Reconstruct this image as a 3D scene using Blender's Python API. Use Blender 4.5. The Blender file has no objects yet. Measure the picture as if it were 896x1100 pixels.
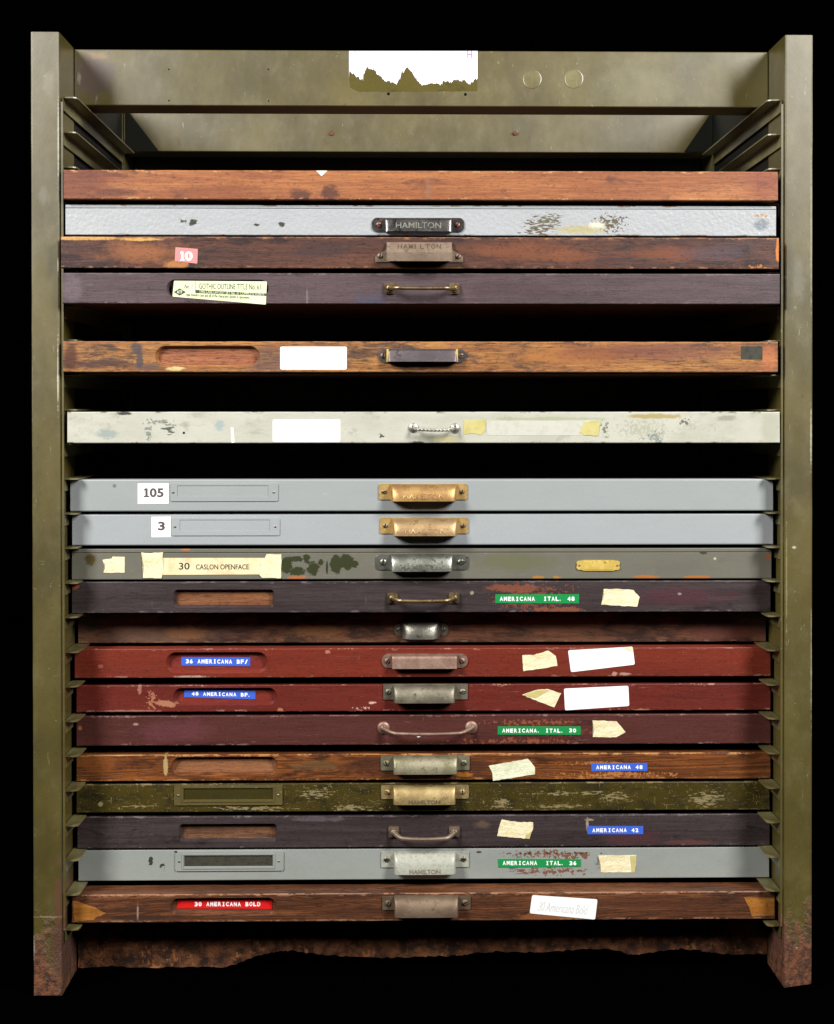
import bpy, bmesh, math, random
from mathutils import Vector, noise as mnoise
random.seed(7)
S = bpy.context.scene
COL = S.collection
MM = 0.001
D = 1500.0                      # camera distance in mm; at that distance 1 px of the photo is 1 mm
EYE = 628.0                     # eye height above the floor (mm)
YAW = math.radians(0.9)
OX = 2.0
CY, SY = math.cos(YAW), math.sin(YAW)

def P(px, py, Y):
    """photo pixel -> (x, z) in the cabinet frame on the plane y = Y (mm, z from the floor)"""
    dx = (px-453)/1000.0; dz = (440-py)/1000.0
    # ray: (t*dx, -D + t*1.5, EYE + t*dz) ; t in mm*1000/1.5 ...
    # local y = -(wx-OX)*SY + wy*CY = Y
    # wx = dx*k, wy = -D + 1.5*k, wz = EYE + dz*k
    k = (Y - OX*SY + D*CY)/(1.5*CY - dx*SY)
    wx = dx*k; wy = -D+1.5*k; wz = EYE+dz*k
    return ((wx-OX)*CY + wy*SY, wz)

def place(o, x, y, z):
    o.location = ((x*CY - y*SY + OX)*MM, (x*SY + y*CY)*MM, z*MM)
    o.rotation_euler = (0, 0, YAW)

# ------------------------------------------------------------------ materials
def hexc(h, k=0.72):
    h = h.lstrip('#')
    out = []
    for i in (0, 2, 4):
        c = int(h[i:i+2], 16)/255.0
        c = c/12.92 if c <= 0.04045 else ((c+0.055)/1.055)**2.4
        out.append(c*k)
    return (out[0], out[1], out[2], 1.0)

class G:
    """small helper that writes shader nodes"""
    def __init__(self, name):
        m = bpy.data.materials.new(name); m.use_nodes = True
        self.m = m; self.t = m.node_tree
        self.b = self.t.nodes['Principled BSDF']
        self.co = self.t.nodes.new('ShaderNodeTexCoord').outputs['Object']
        sp = self.t.nodes.new('ShaderNodeSeparateXYZ'); self.link(self.co, sp.inputs[0])
        self.x, self.y, self.z = sp.outputs
        self.seed = random.uniform(0, 50)
    def link(self, a, b): self.t.links.new(a, b)
    def put(self, v, inp):
        if hasattr(v, 'links'): self.link(v, inp)
        else: inp.default_value = v
    def math(self, op, a, b=None, c=None, clamp=False):
        n = self.t.nodes.new('ShaderNodeMath'); n.operation = op; n.use_clamp = clamp
        self.put(a, n.inputs[0])
        if b is not None: self.put(b, n.inputs[1])
        if c is not None: self.put(c, n.inputs[2])
        return n.outputs[0]
    def noise(self, sc, detail=4, rough=0.55, dist=0.0, seed=None):
        if not isinstance(sc, tuple): sc = (sc, sc, sc)
        self.seed += 3.17
        sd = self.seed if seed is None else seed
        v = self.t.nodes.new('ShaderNodeVectorMath'); v.operation = 'MULTIPLY_ADD'
        self.link(self.co, v.inputs[0]); v.inputs[1].default_value = sc
        v.inputs[2].default_value = (sd, sd*1.3, sd*0.7)
        n = self.t.nodes.new('ShaderNodeTexNoise'); self.link(v.outputs[0], n.inputs['Vector'])
        n.inputs['Scale'].default_value = 1; n.inputs['Detail'].default_value = detail
        n.inputs['Roughness'].default_value = rough; n.inputs['Distortion'].default_value = dist
        return n.outputs['Fac']
    def voro(self, sc, feature='F1'):
        self.seed += 2.3
        v = self.t.nodes.new('ShaderNodeVectorMath'); v.operation = 'MULTIPLY_ADD'
        self.link(self.co, v.inputs[0]); v.inputs[1].default_value = sc
        v.inputs[2].default_value = (self.seed,)*3
        n = self.t.nodes.new('ShaderNodeTexVoronoi'); n.feature = feature
        self.link(v.outputs[0], n.inputs['Vector']); n.inputs['Scale'].default_value = 1
        return n.outputs['Distance']
    def rmp(self, v, a, b, smooth=True):
        n = self.t.nodes.new('ShaderNodeMapRange'); n.clamp = True
        if smooth: n.interpolation_type = 'SMOOTHSTEP'
        self.put(v, n.inputs[0])
        if a > b:
            n.inputs[1].default_value = b; n.inputs[2].default_value = a
            n.inputs[3].default_value = 1; n.inputs[4].default_value = 0
        else:
            n.inputs[1].default_value = a; n.inputs[2].default_value = b
        return n.outputs[0]
    def mix(self, f, a, b):
        n = self.t.nodes.new('ShaderNodeMix'); n.data_type = 'RGBA'
        self.put(f, n.inputs[0]); self.put(a, n.inputs[6]); self.put(b, n.inputs[7])
        return n.outputs[2]
    def mul(self, a, b): return self.math('MULTIPLY', a, b)
    def add(self, a, b): return self.math('ADD', a, b)
    def mx(self, a, b): return self.math('MAXIMUM', a, b)
    def ell(self, cx, cz, rx, rz, k=0.8, ns=150.0, soft=0.25):
        """ragged elliptical patch, centre and radii in metres"""
        dx = self.math('DIVIDE', self.math('SUBTRACT', self.x, cx), rx)
        dz = self.math('DIVIDE', self.math('SUBTRACT', self.z, cz), rz)
        d = self.math('SQRT', self.add(self.mul(dx, dx), self.mul(dz, dz)))
        if k >= 1.3:
            q = 1.0 if k < 1.9 else 0.5
            n = self.noise((300*q, 300, 330 if q == 1 else 560), 6, 0.62, 0.0)
            return self.rmp(self.math('SUBTRACT', n, self.mul(self.math('POWER', d, 1.5), 0.10)), 0.448, 0.465)
        ns = max(ns, 1.1/math.sqrt(rx*rz))
        n = self.noise((ns*0.7, ns, ns), 8, 0.74)
        k = min(k*1.15, 2.6)
        d = self.add(d, self.mul(self.math('SUBTRACT', n, 0.5), k*2.4))
        return self.rmp(d, 1+soft, 1-soft)
    def bump(self, h, dist, strength=1.0):
        n = self.t.nodes.new('ShaderNodeBump'); n.inputs['Strength'].default_value = strength
        n.inputs['Distance'].default_value = dist
        self.put(h, n.inputs['Height'])
        prev = self.b.inputs['Normal']
        if prev.links: self.link(prev.links[0].from_socket, n.inputs['Normal'])
        self.link(n.outputs[0], self.b.inputs['Normal'])
    def done(self, color, rough=0.5, metal=0.0, spec=0.5, coat=0.0):
        self.put(color, self.b.inputs['Base Color']); self.put(rough, self.b.inputs['Roughness'])
        self.put(metal, self.b.inputs['Metallic'])
        self.b.inputs['Specular IOR Level'].default_value = spec
        if coat:
            self.b.inputs['Coat Weight'].default_value = coat
            self.b.inputs['Coat Roughness'].default_value = 0.25
        return self.m

def patches(g, c, pts, cv):
    """pts: (px,py,rx,ry,hex,k,ns,soft,strength) ragged stains; cv converts px to local metres"""
    for q in pts:
        px, py, rx, ry, h = q[:5]
        k = q[5] if len(q) > 5 else 0.8
        ns = q[6] if len(q) > 6 else 150
        soft = q[7] if len(q) > 7 else 0.25
        st = q[8] if len(q) > 8 else 1.0
        x, z = cv(px, py)
        f = g.ell(x, z, rx*MM, ry*MM, k, ns, soft)
        if st != 1: f = g.mul(f, st)
        c = g.mix(f, c, hexc(h))
    return c

def wood(name, light, mid, dark, h, pts=(), cv=None, dirt=0.5, pores=0.5, rough=0.42, wear=None,
         wearamt=0.5, grain=1.0, figure=0.0, coat=0.15, zoff=0.0, fleck=None):
    g = G(name)
    L, M_, Dk = hexc(light), hexc(mid), hexc(dark)
    broad = g.noise((4, 30, 45), 5, 0.6, 0.6)
    streak = g.noise((9, 260, 300), 5, 0.7, 0.3)
    fine = g.noise((30, 1100, 1300), 3, 0.7)
    f = g.add(g.mul(g.rmp(broad, 0.32, 0.68), 0.5), g.mul(g.rmp(streak, 0.33, 0.67), 0.5*grain))
    c = g.mix(g.rmp(f, 0.1, 0.85), L, M_)
    if figure:
        wv = g.noise((2.2, 28, 34), 2, 0.4, 0.8)
        ring = g.math('FRACT', g.mul(wv, 26.0))
        ring = g.math('ABSOLUTE', g.math('SUBTRACT', ring, 0.5))
        c = g.mix(g.mul(g.rmp(ring, 0.38, 0.08), figure), c, Dk)
    # soaked-in grime, blotchy
    bl = g.noise((22, 60, 75), 6, 0.72, 0.5)
    bl2 = g.noise((5, 20, 20), 3, 0.6)
    dd = g.rmp(g.add(g.mul(bl, 0.6), g.mul(bl2, 0.4)), 0.62-0.22*dirt, 0.72-0.22*dirt)
    c = g.mix(g.mul(dd, 0.85), c, Dk)
    c = g.mix(g.mul(g.rmp(fine, 0.45, 0.75), 0.35), c, Dk)
    por = g.rmp(g.noise((70, 1500, 1700), 2, 0.5), 0.57, 0.63)
    c = g.mix(g.mul(por, pores), c, hexc('#241613'))
    if cv: c = patches(g, c, pts, cv)
    # rubbed arrises at the top and bottom edge and at the two ends
    if wear:
        e = g.math('MINIMUM', g.math('SUBTRACT', g.z, zoff*MM), g.math('SUBTRACT', (h+zoff)*MM, g.z))
        n = g.noise((45, 45, 200), 5, 0.7)
        w = g.rmp(g.add(e, g.mul(g.math('SUBTRACT', n, 0.5+0.10*(wearamt)), -0.0)), 1.1*MM, 0.2*MM)
        w2 = g.rmp(n, 0.66-0.25*wearamt, 0.72-0.25*wearamt)
        nf = g.rmp(g.y, 2.5*MM, 1.2*MM)
        w = g.mul(w, nf)
        w3 = g.mul(g.mul(g.rmp(e, 3.2*MM, 1.0*MM), nf), g.rmp(g.noise((60, 60, 160), 5, 0.75), 0.60-0.08*wearamt, 0.64-0.08*wearamt))
        c = g.mix(g.math('MINIMUM', g.add(g.mul(g.mul(w, w2), 0.9), w3), 1.0), c, hexc(wear))
    # scratches and pale flecks
    sc = g.rmp(g.noise((500, 500, 45), 2, 0.5), 0.74, 0.78)
    sc2 = g.rmp(g.noise((26, 400, 620), 2, 0.5, 1.5), 0.70, 0.75)
    c = g.mix(g.mul(g.mx(sc, sc2), 0.35), c, hexc(fleck or light))
    grit = g.rmp(g.noise((260, 420, 420), 5, 0.75), 0.56, 0.62)
    c = g.mix(g.mul(grit, 0.42), c, hexc('#1e1614'))
    grit2 = g.rmp(g.noise((330, 500, 500), 4, 0.7), 0.66, 0.70)
    c = g.mix(g.mul(grit2, 0.3), c, hexc(fleck or light))
    r = g.add(rough-0.08, g.mul(bl, 0.22))
    g.bump(g.add(g.mul(streak, 0.6), g.mul(fine, 0.5)), 0.0005, 0.5)
    g.bump(bl, 0.0012, 0.35)
    return g.done(c, r, 0, 0.4, coat)

def paint(name, base, pts=(), cv=None, chip='#4a4438', chips=0.0, scr=0.2, scol='#c9c4b0', dirt=0.25,
          dcol='#3a3526', rough=0.4, coat=0.0, orange=0.0, chipscale=160, base2=None, edge=None, h=0, mott=0.35, spec=0.5, scrd=0.0):
    g = G(name)
    B = hexc(base)
    n1 = g.noise((14, 14, 30), 5, 0.65)
    b2 = hexc(base2) if base2 else tuple(v*0.72 for v in B[:3])+(1,)
    c = g.mix(g.mul(g.rmp(n1, 0.35, 0.7), mott), B, b2)
    sp = g.noise(520, 3, 0.6)
    c = g.mix(g.mul(g.rmp(sp, 0.5, 0.75), 0.16), c, hexc(dcol))
    dn = g.noise((30, 60, 55), 6, 0.7, 0.4)
    c = g.mix(g.mul(g.rmp(dn, 0.62-0.18*dirt, 0.80-0.18*dirt), 0.75*min(1, dirt*1.6)), c, hexc(dcol))
    s1 = g.rmp(g.noise((45, 300, 620), 4, 0.6, 2.5), 0.70-scrd, 0.72-scrd)
    s2 = g.rmp(g.noise((300, 300, 55), 4, 0.6, 3.0), 0.70-scrd, 0.715-scrd)
    s3 = g.rmp(g.noise((310, 310, 260), 4, 0.65, 1.0), 0.705-scrd, 0.72-scrd)
    s = g.mx(g.mx(s1, s2), s3)
    s = g.mx(s, g.rmp(g.noise((420, 420, 700), 4, 0.7, 2.5), 0.70, 0.72))
    c = g.mix(g.mul(s, scr), c, hexc(scol))
    hgt = g.mul(s, -0.3)
    if chips:
        ch = g.rmp(g.noise((chipscale*0.8, chipscale, chipscale*1.2), 6, 0.72), 0.74-0.18*chips, 0.755-0.18*chips)
        c = g.mix(ch, c, hexc(chip)); hgt = g.add(hgt, g.mul(ch, -1.0))
    if edge:
        e = g.math('MINIMUM', g.z, g.math('SUBTRACT', h*MM, g.z))
        w = g.mul(g.rmp(e, 2.2*MM, 0.5*MM), g.rmp(g.noise((40, 40, 120), 5, 0.72), 0.56, 0.60))
        c = g.mix(w, c, hexc(edge))
    if cv: c = patches(g, c, pts, cv)
    if orange:
        g.bump(g.noise(230, 2, 0.5), 0.0012, orange)
    g.bump(hgt, 0.0004, 0.6)
    g.bump(n1, 0.0015, 0.25)
    return g.done(c, g.add(rough-0.1, g.mul(dn, 0.25)), 0, spec, coat)

def metal(name, c1, c2, c3, rough=0.4, m=0.85, amt=0.5, patina='#3b3a22'):
    g = G(name)
    n = g.noise(130, 6, 0.65); n2 = g.noise(420, 4, 0.7); n3 = g.noise(60, 3, 0.6)
    c = g.mix(g.rmp(n3, 0.35, 0.65), hexc(c1, 1.0), hexc(c2, 1.0))
    c = g.mix(g.rmp(n, 0.62-0.2*amt, 0.74-0.2*amt), c, hexc(c3, 1.0))
    pt = g.rmp(n2, 0.60, 0.70)
    c = g.mix(g.mul(pt, 0.7), c, hexc(patina, 1.0))
    g.bump(n2, 0.0005, 0.5)
    return g.done(c, g.add(rough, g.mul(n, 0.2)), g.math('SUBTRACT', m, g.mul(pt, 0.4)), 0.5)

def plain(name, h, rough=0.5, nz=0.1, k=0.8, h2=None, ns=120, spec=0.4, edge=None):
    g = G(name)
    B = hexc(h, k); B2 = hexc(h2, k) if h2 else tuple(v*0.6 for v in B[:3])+(1,)
    n = g.noise(ns, 5, 0.7)
    c = g.mix(g.mul(g.rmp(n, 0.42, 0.75), nz), B, B2)
    g.bump(n, 0.0006, 0.3)
    return g.done(c, rough, 0, spec)

MAT = {}
MAT['white_label'] = plain('white_label', '#ffffff', 0.5, 0.05, 0.86)
def tapemat(name, a, b, c_):
    g = G(name)
    n = g.noise((60, 60, 90), 5, 0.7); w_ = g.noise((260, 260, 60), 3, 0.6, 1.0)
    c = g.mix(g.mul(g.rmp(n, 0.45, 0.7), 0.6), hexc(a, .86), hexc(b, .86))
    c = g.mix(g.mul(g.rmp(g.noise((180, 180, 320), 5, .7), 0.60, 0.68), 0.45), c, hexc(c_, .86))
    g.bump(g.add(n, g.mul(w_, .5)), 0.0022, 0.8)
    return g.done(c, 0.55, 0, 0.4)
MAT['tape'] = tapemat('masking_tape', '#f0e6bf', '#e0c88e', '#b0a483')
MAT['tape_green'] = tapemat('pale_tape', '#e6e8c8', '#cfd0a6', '#a8aa88')
MAT['tape_yellow'] = plain('yellowed_tape', '#cfc583', 0.5, 0.6, 0.8, '#b0a050', 90)
MAT['card'] = plain('old_card', '#efe0b4', 0.6, 0.6, 0.86, '#c8a06a', 60)
MAT['greenpaper'] = plain('pale_green_paper', '#e6efc0', 0.6, 0.4, 0.85, '#c4d48e', 45)
MAT['blue'] = plain('blue_tape', '#3f62c8', 0.3, 0.1, 0.95)
MAT['green'] = plain('green_tape', '#1f8a48', 0.3, 0.1, 0.95)
MAT['red'] = plain('red_tape', '#d3201f', 0.3, 0.1, 0.95)
MAT['white_ink'] = plain('white_lettering', '#ffffff', 0.45, 0.0, 0.9)
MAT['black_ink'] = plain('black_ink', '#2a2522', 0.6, 0.1, 0.8)
MAT['greyink'] = plain('faint_pencil', '#dededa', 0.6, 0.3, 0.85)
MAT['greenink'] = plain('green_grey_ink', '#4a5034', 0.6, 0.4, 0.6)
MAT['pink'] = plain('pink_label', '#d88a88', 0.5, 0.2, 0.85)
MAT['black'] = plain('black_hole', '#060605', 0.9, 0.0, 0.5, spec=0.1)
MAT['grime'] = plain('dark_grime', '#3f3c30', 0.7, 0.8, 0.8, '#1d1c16', 220)
MAT['brass'] = metal('bright_brass', '#d2ae6a', '#b5935a', '#a27a4c', 0.33, 0.5, 0.3, '#5a4020')
MAT['rosebrass'] = metal('rosy_brass', '#b89a70', '#a68862', '#8f7050', 0.34, 0.6, 0.4, '#5a4020')
MAT['hoodbrass'] = metal('browned_brass', '#bd985f', '#a37c50', '#94704e', 0.33, 0.6, 0.4, '#5a4020')
MAT['darkbronze'] = metal('dark_bronze', '#807b78', '#625f60', '#363333', 0.22, 0.9, 0.4, '#8a5a48')
MAT['coppery'] = metal('copper_screw', '#a87868', '#85594c', '#54382e', 0.35, 0.8, 0.3)
MAT['antique'] = metal('antique_brass', '#8f7d6c', '#7d6b5b', '#6a5a4c', 0.38, 0.7, 0.3, '#54483a')
MAT['oldbrass'] = metal('worn_brass_bar', '#a08c68', '#7d6a4c', '#5b4b38', 0.30, 0.9, 0.3, '#2e2a18')
MAT['nickel'] = metal('worn_nickel', '#a5a69c', '#84857a', '#5b5a50', 0.28, 0.85, 0.4, '#5a5030')
MAT['steel'] = metal('dull_steel', '#9c988c', '#7d796e', '#504a42', 0.3, 0.85, 0.4, '#3b342a')
MAT['pinkmetal'] = metal('browned_metal', '#9c8070', '#86695c', '#6d5346', 0.42, 0.7, 0.2, '#4a3226')
MAT['greymetal'] = metal('greyed_metal', '#8f8876', '#756e5f', '#5c5548', 0.38, 0.75, 0.3, '#46451f')
MAT['greenmetal'] = metal('greenish_metal', '#968f78', '#7d785e', '#696448', 0.42, 0.7, 0.3, '#4a4a20')
MAT['ochremetal'] = metal('ochre_metal', '#b5a070', '#9a8458', '#7d6b45', 0.42, 0.7, 0.3, '#4a4020')
MAT['brownmetal'] = metal('brown_metal', '#7d6a58', '#6c5948', '#5e4b3c', 0.45, 0.65, 0.2, '#40301f')
MAT['blackmetal'] = metal('dark_grey_metal', '#6d6365', '#5c5356', '#3e3638', 0.35, 0.7, 0.3, '#2a2220')
MAT['goldedge'] = metal('gold_edge', '#e6c96c', '#d6b558', '#a08440', 0.3, 0.35, 0.2)
MAT['paintedpull'] = plain('grey_painted_metal', '#b7b8aa', 0.35, 0.5, 0.75, '#6b6350', 260, 0.5)
MAT['whitewire'] = metal('silver_wire', '#b9b8ac', '#a09f92', '#77766a', 0.3, 0.7, 0.3)

# ------------------------------------------------------------------ mesh helpers (mm)
def finish(name, bm, mats, parent, smooth=False, angle=40):
    me = bpy.data.meshes.new(name)
    bm.normal_update()
    bmesh.ops.recalc_face_normals(bm, faces=bm.faces)
    bm.to_mesh(me); bm.free()
    me.transform(__import__('mathutils').Matrix.Scale(MM, 4))
    if not isinstance(mats, (list, tuple)): mats = [mats]
    for m in mats: me.materials.append(m)
    if smooth:
        me.shade_smooth()
        me.set_sharp_from_angle(angle=math.radians(angle))
    o = bpy.data.objects.new(name, me); COL.objects.link(o)
    if parent: o.parent = parent
    return o

def box(bm, x0, x1, y0, y1, z0, z1, mi=0):
    v = [bm.verts.new(p) for p in ((x0,y0,z0),(x1,y0,z0),(x1,y1,z0),(x0,y1,z0),(x0,y0,z1),(x1,y0,z1),(x1,y1,z1),(x0,y1,z1))]
    fs = []
    for f in ((0,1,2,3),(4,5,6,7),(0,1,5,4),(1,2,6,5),(2,3,7,6),(3,0,4,7)):
        q = bm.faces.new([v[i] for i in f]); q.material_index = mi; fs.append(q)
    return v, fs

def prism(bm, poly, y0, y1, mi=0, poly1=None):
    """poly of (x,z); extruded from y0 to y1, optionally ending in poly1"""
    a = [bm.verts.new((x, y0, z)) for x, z in poly]
    b = [bm.verts.new((x, y1, z)) for x, z in (poly1 or poly)]
    fs = [bm.faces.new(a), bm.faces.new(list(reversed(b)))]
    n = len(a)
    for i in range(n):
        fs.append(bm.faces.new((a[i], b[i], b[(i+1) % n], a[(i+1) % n])))
    for f in fs: f.material_index = mi
    bmesh.ops.triangulate(bm, faces=fs[:2], ngon_method='EAR_CLIP')

def rrect(x0, x1, z0, z1, r, n=5):
    r = min(r, (x1-x0)/2-0.01, (z1-z0)/2-0.01)
    out = []
    for cx, cz, a0 in ((x1-r, z1-r, 0), (x0+r, z1-r, 90), (x0+r, z0+r, 180), (x1-r, z0+r, 270)):
        for i in range(n+1):
            a = math.radians(a0+90*i/n); out.append((cx+r*math.cos(a), cz+r*math.sin(a)))
    return out

def roundpoly(pts, r=1.5, n=3):
    out = []
    m = len(pts)
    for i in range(m):
        p0, p, p1 = Vector(pts[i-1]), Vector(pts[i]), Vector(pts[(i+1) % m])
        a = (p0-p); b = (p1-p)
        ra = min(r, a.length*0.4); rb = min(r, b.length*0.4)
        A = p+a.normalized()*ra; B = p+b.normalized()*rb
        for k in range(n+1):
            t = k/n
            q = A*(1-t)**2 + p*2*t*(1-t) + B*t*t
            out.append((q.x, q.y))
    return out

def tube(bm, path, rad, seg=10, mi=0):
    pts = [Vector(p) for p in path]
    rings = []
    for i, p in enumerate(pts):
        t = (pts[min(i+1, len(pts)-1)]-pts[max(i-1, 0)]).normalized()
        up = Vector((0, 0, 1)) if abs(t.z) < 0.9 else Vector((0, 1, 0))
        a = t.cross(up).normalized(); b = t.cross(a).normalized()
        r = rad(i/(len(pts)-1)) if callable(rad) else rad
        rings.append([bm.verts.new(p+a*r*math.cos(2*math.pi*k/seg)+b*r*math.sin(2*math.pi*k/seg)) for k in range(seg)])
    for i in range(len(rings)-1):
        for k in range(seg):
            f = bm.faces.new((rings[i][k], rings[i][(k+1) % seg], rings[i+1][(k+1) % seg], rings[i+1][k])); f.material_index = mi
    for r in (rings[0], rings[-1]):
        f = bm.faces.new(r); f.material_index = mi

def dome(bm, cx, cz, y0, r, h, seg=20, mi=0, rings=4, slot=None, smi=1, sw=0.9):
    """low dome on the plane y0 towards -y"""
    prev = None
    for j in range(rings+1):
        a = j/rings*math.pi/2
        rr = r*math.cos(a)**0.6 if j < rings else 0
        yy = y0 - h*math.sin(a)
        if j == rings:
            c = bm.verts.new((cx, yy, cz))
            for k in range(seg): bm.faces.new((prev[k], prev[(k+1) % seg], c)).material_index = mi
        else:
            ring = [bm.verts.new((cx+rr*math.cos(2*math.pi*k/seg), yy, cz+rr*math.sin(2*math.pi*k/seg))) for k in range(seg)]
            if prev:
                for k in range(seg): bm.faces.new((prev[k], prev[(k+1) % seg], ring[(k+1) % seg], ring[k])).material_index = mi
            else: bm.faces.new(ring).material_index = mi
            prev = ring
    if slot is not None:
        ca, sa = math.cos(math.radians(slot)), math.sin(math.radians(slot))
        L = r*0.86
        q = [(-L, -sw/2), (L, -sw/2), (L, sw/2), (-L, sw/2)]
        prism(bm, [(cx+x*ca-z*sa, cz+x*sa+z*ca) for x, z in q], y0-h-0.12, y0-h*0.5, smi)

def modboolean(o, cutters):
    for c in cutters:
        m = o.modifiers.new('cut', 'BOOLEAN'); m.operation = 'DIFFERENCE'; m.object = c; m.solver = 'EXACT'
    dg = bpy.context.evaluated_depsgraph_get(); dg.update()
    me = bpy.data.meshes.new_from_object(o.evaluated_get(dg))
    old = o.data; o.modifiers.clear(); nm = old.name; o.data = me
    bpy.data.meshes.remove(old); me.name = nm
    for c in cutters:
        cm = c.data; bpy.data.objects.remove(c); bpy.data.meshes.remove(cm)

def ragged(pts, amp=0.5, step=3.0):
    out = []
    for i, p in enumerate(pts):
        q = pts[(i+1) % len(pts)]
        L = math.hypot(q[0]-p[0], q[1]-p[1]); n = max(1, int(L/step))
        for k in range(n):
            t = k/n
            out.append((p[0]+(q[0]-p[0])*t+(random.uniform(-amp, amp) if k else 0), p[1]+(q[1]-p[1])*t+(random.uniform(-amp, amp) if k else 0)))
    return out

def text_bm(s, x0, x1, z0, z1, y, th=0.25, bold=0.0, shear=0.0, mi=0, bm=None, rot=0.0, warp=None):
    """lettering fitted to the box x0..x1, z0..z1 standing on the plane y, th thick"""
    cu = bpy.data.curves.new('lettering', 'FONT'); cu.body = s; cu.size = 1.0; cu.offset = bold; cu.shear = shear
    cu.resolution_u = 3; cu.extrude = 0.1
    ob = bpy.data.objects.new('lettering_source', cu); COL.objects.link(ob)
    dg = bpy.context.evaluated_depsgraph_get(); dg.update()
    me = bpy.data.meshes.new_from_object(ob.evaluated_get(dg))
    bm = bm or bmesh.new()
    xs = [v.co.x for v in me.vertices]; ys = [v.co.y for v in me.vertices]
    ax, bx_, ay, by = min(xs), max(xs), min(ys), max(ys)
    cx, cz = (x0+x1)/2, (z0+z1)/2
    vs = []
    for v in me.vertices:
        X = x0+(v.co.x-ax)/(bx_-ax)*(x1-x0); Z = z0+(v.co.y-ay)/(by-ay)*(z1-z0)
        dx, dz = X-cx, Z-cz
        X = cx+dx*math.cos(rot)-dz*math.sin(rot); Z = cz+dx*math.sin(rot)+dz*math.cos(rot)
        Y = y + (0 if v.co.z < 0 else -th)
        if warp: Y = warp(X, Z) + (0.3 if v.co.z < 0 else -th)
        vs.append(bm.verts.new((X, Y, Z)))
    for p in me.polygons:
        try: bm.faces.new([vs[i] for i in p.vertices]).material_index = mi
        except ValueError: pass
    bpy.data.objects.remove(ob); bpy.data.curves.remove(cu); bpy.data.meshes.remove(me)
    return bm

def root(name, label, cat, x, y, z, group=None):
    o = bpy.data.objects.new(name, None); COL.objects.link(o)
    o.empty_display_size = 0.05
    o['label'] = label; o['category'] = cat
    if group: o['group'] = group
    place(o, x, y, z)
    return o

# ------------------------------------------------------------------ the cabinet
ZK = [EYE + 336.4 - 37.3*k for k in range(25)]     # top of each runner
def lean(z): return 3.2*(1-z/1032.0)               # the left post leans in a little at its foot

cab = root('type_cabinet', 'tall olive green steel cabinet frame with rusty feet holding the stack of type cases', 'cabinet', 0, 0, 0)

def cabcv(Y): return lambda px, py: tuple(v*MM for v in P(px, py, Y))

def olive(name, rust_z=None, pts=(), Y=0, base='#645820', scr=0.35, rough=0.40, coat_ior=1.66):
    g = G(name)
    n1 = g.noise((12, 12, 7), 5, 0.6)
    c = g.mix(g.rmp(n1, 0.3, 0.7), hexc(base), hexc('#4c4210'))
    cloud = g.noise((40, 40, 26), 5, 0.7)
    c = g.mix(g.mul(g.rmp(cloud, 0.5, 0.75), 0.35), c, hexc('#746a3a'))
    grit = g.noise(380, 3, 0.6)
    c = g.mix(g.mul(g.rmp(grit, 0.55, 0.72), 0.3), c, hexc('#35310f'))
    dn = g.rmp(g.noise((75, 75, 60), 6, 0.75), 0.63, 0.68)
    c = g.mix(g.mul(dn, 0.55), c, hexc('#4a2f1c'))
    s1 = g.rmp(g.noise((300, 300, 55), 3, 0.6, 1.0), 0.70, 0.73)
    s2 = g.rmp(g.noise((60, 60, 320), 3, 0.6, 1.5), 0.72, 0.74)
    s3 = g.rmp(g.noise(230, 4, 0.6), 0.715, 0.735)
    s = g.mx(g.mx(s1, s2), s3)
    c = g.mix(g.mul(s, scr), c, hexc('#cfc7a0'))
    r = g.add(rough-0.06, g.mul(cloud, 0.2))
    if rust_z is not None:
        n = g.noise((45, 45, 30), 6, 0.7)
        n_b = g.noise((10, 10, 6), 3, 0.6)
        lv = g.add(g.z, g.mul(g.math('SUBTRACT', n, 0.5), -0.22))
        lv = g.add(lv, g.mul(g.math('SUBTRACT', n_b, 0.5), -0.12))
        f = g.rmp(lv, (rust_z+34)*MM, (rust_z-34)*MM)
        rc = g.mix(g.rmp(g.noise(120, 6, 0.7), 0.4, 0.62), hexc('#8a5230'), hexc('#3e2416'))
        rc = g.mix(g.rmp(g.noise(90, 6, 0.75), 0.60, 0.66), rc, hexc('#b86a34'))
        rc = g.mix(g.rmp(g.noise(150, 5, 0.75), 0.66, 0.70), rc, hexc('#cdbd8a'))
        c = g.mix(f, c, rc); r = g.add(r, g.mul(f, 0.3))
        g.bump(g.mul(f, g.noise(260, 6, 0.75)), 0.0035, 0.9)
    if pts: c = patches(g, c, pts, cabcv(Y))
    g.bump(cloud, 0.0012, 0.25); g.bump(g.mul(s, -1), 0.0004, 0.5)
    g.b.inputs['Coat IOR'].default_value = coat_ior
    m = g.done(c, r, 0.0, 0.5, 1.0)
    if rust_z is not None: g.link(g.math('SUBTRACT', 1.0, f), g.b.inputs['Coat Weight'])
    g.link(g.add(0.30, g.mul(cloud, 0.22)), g.b.inputs['Coat Roughness'])
    return m

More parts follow.
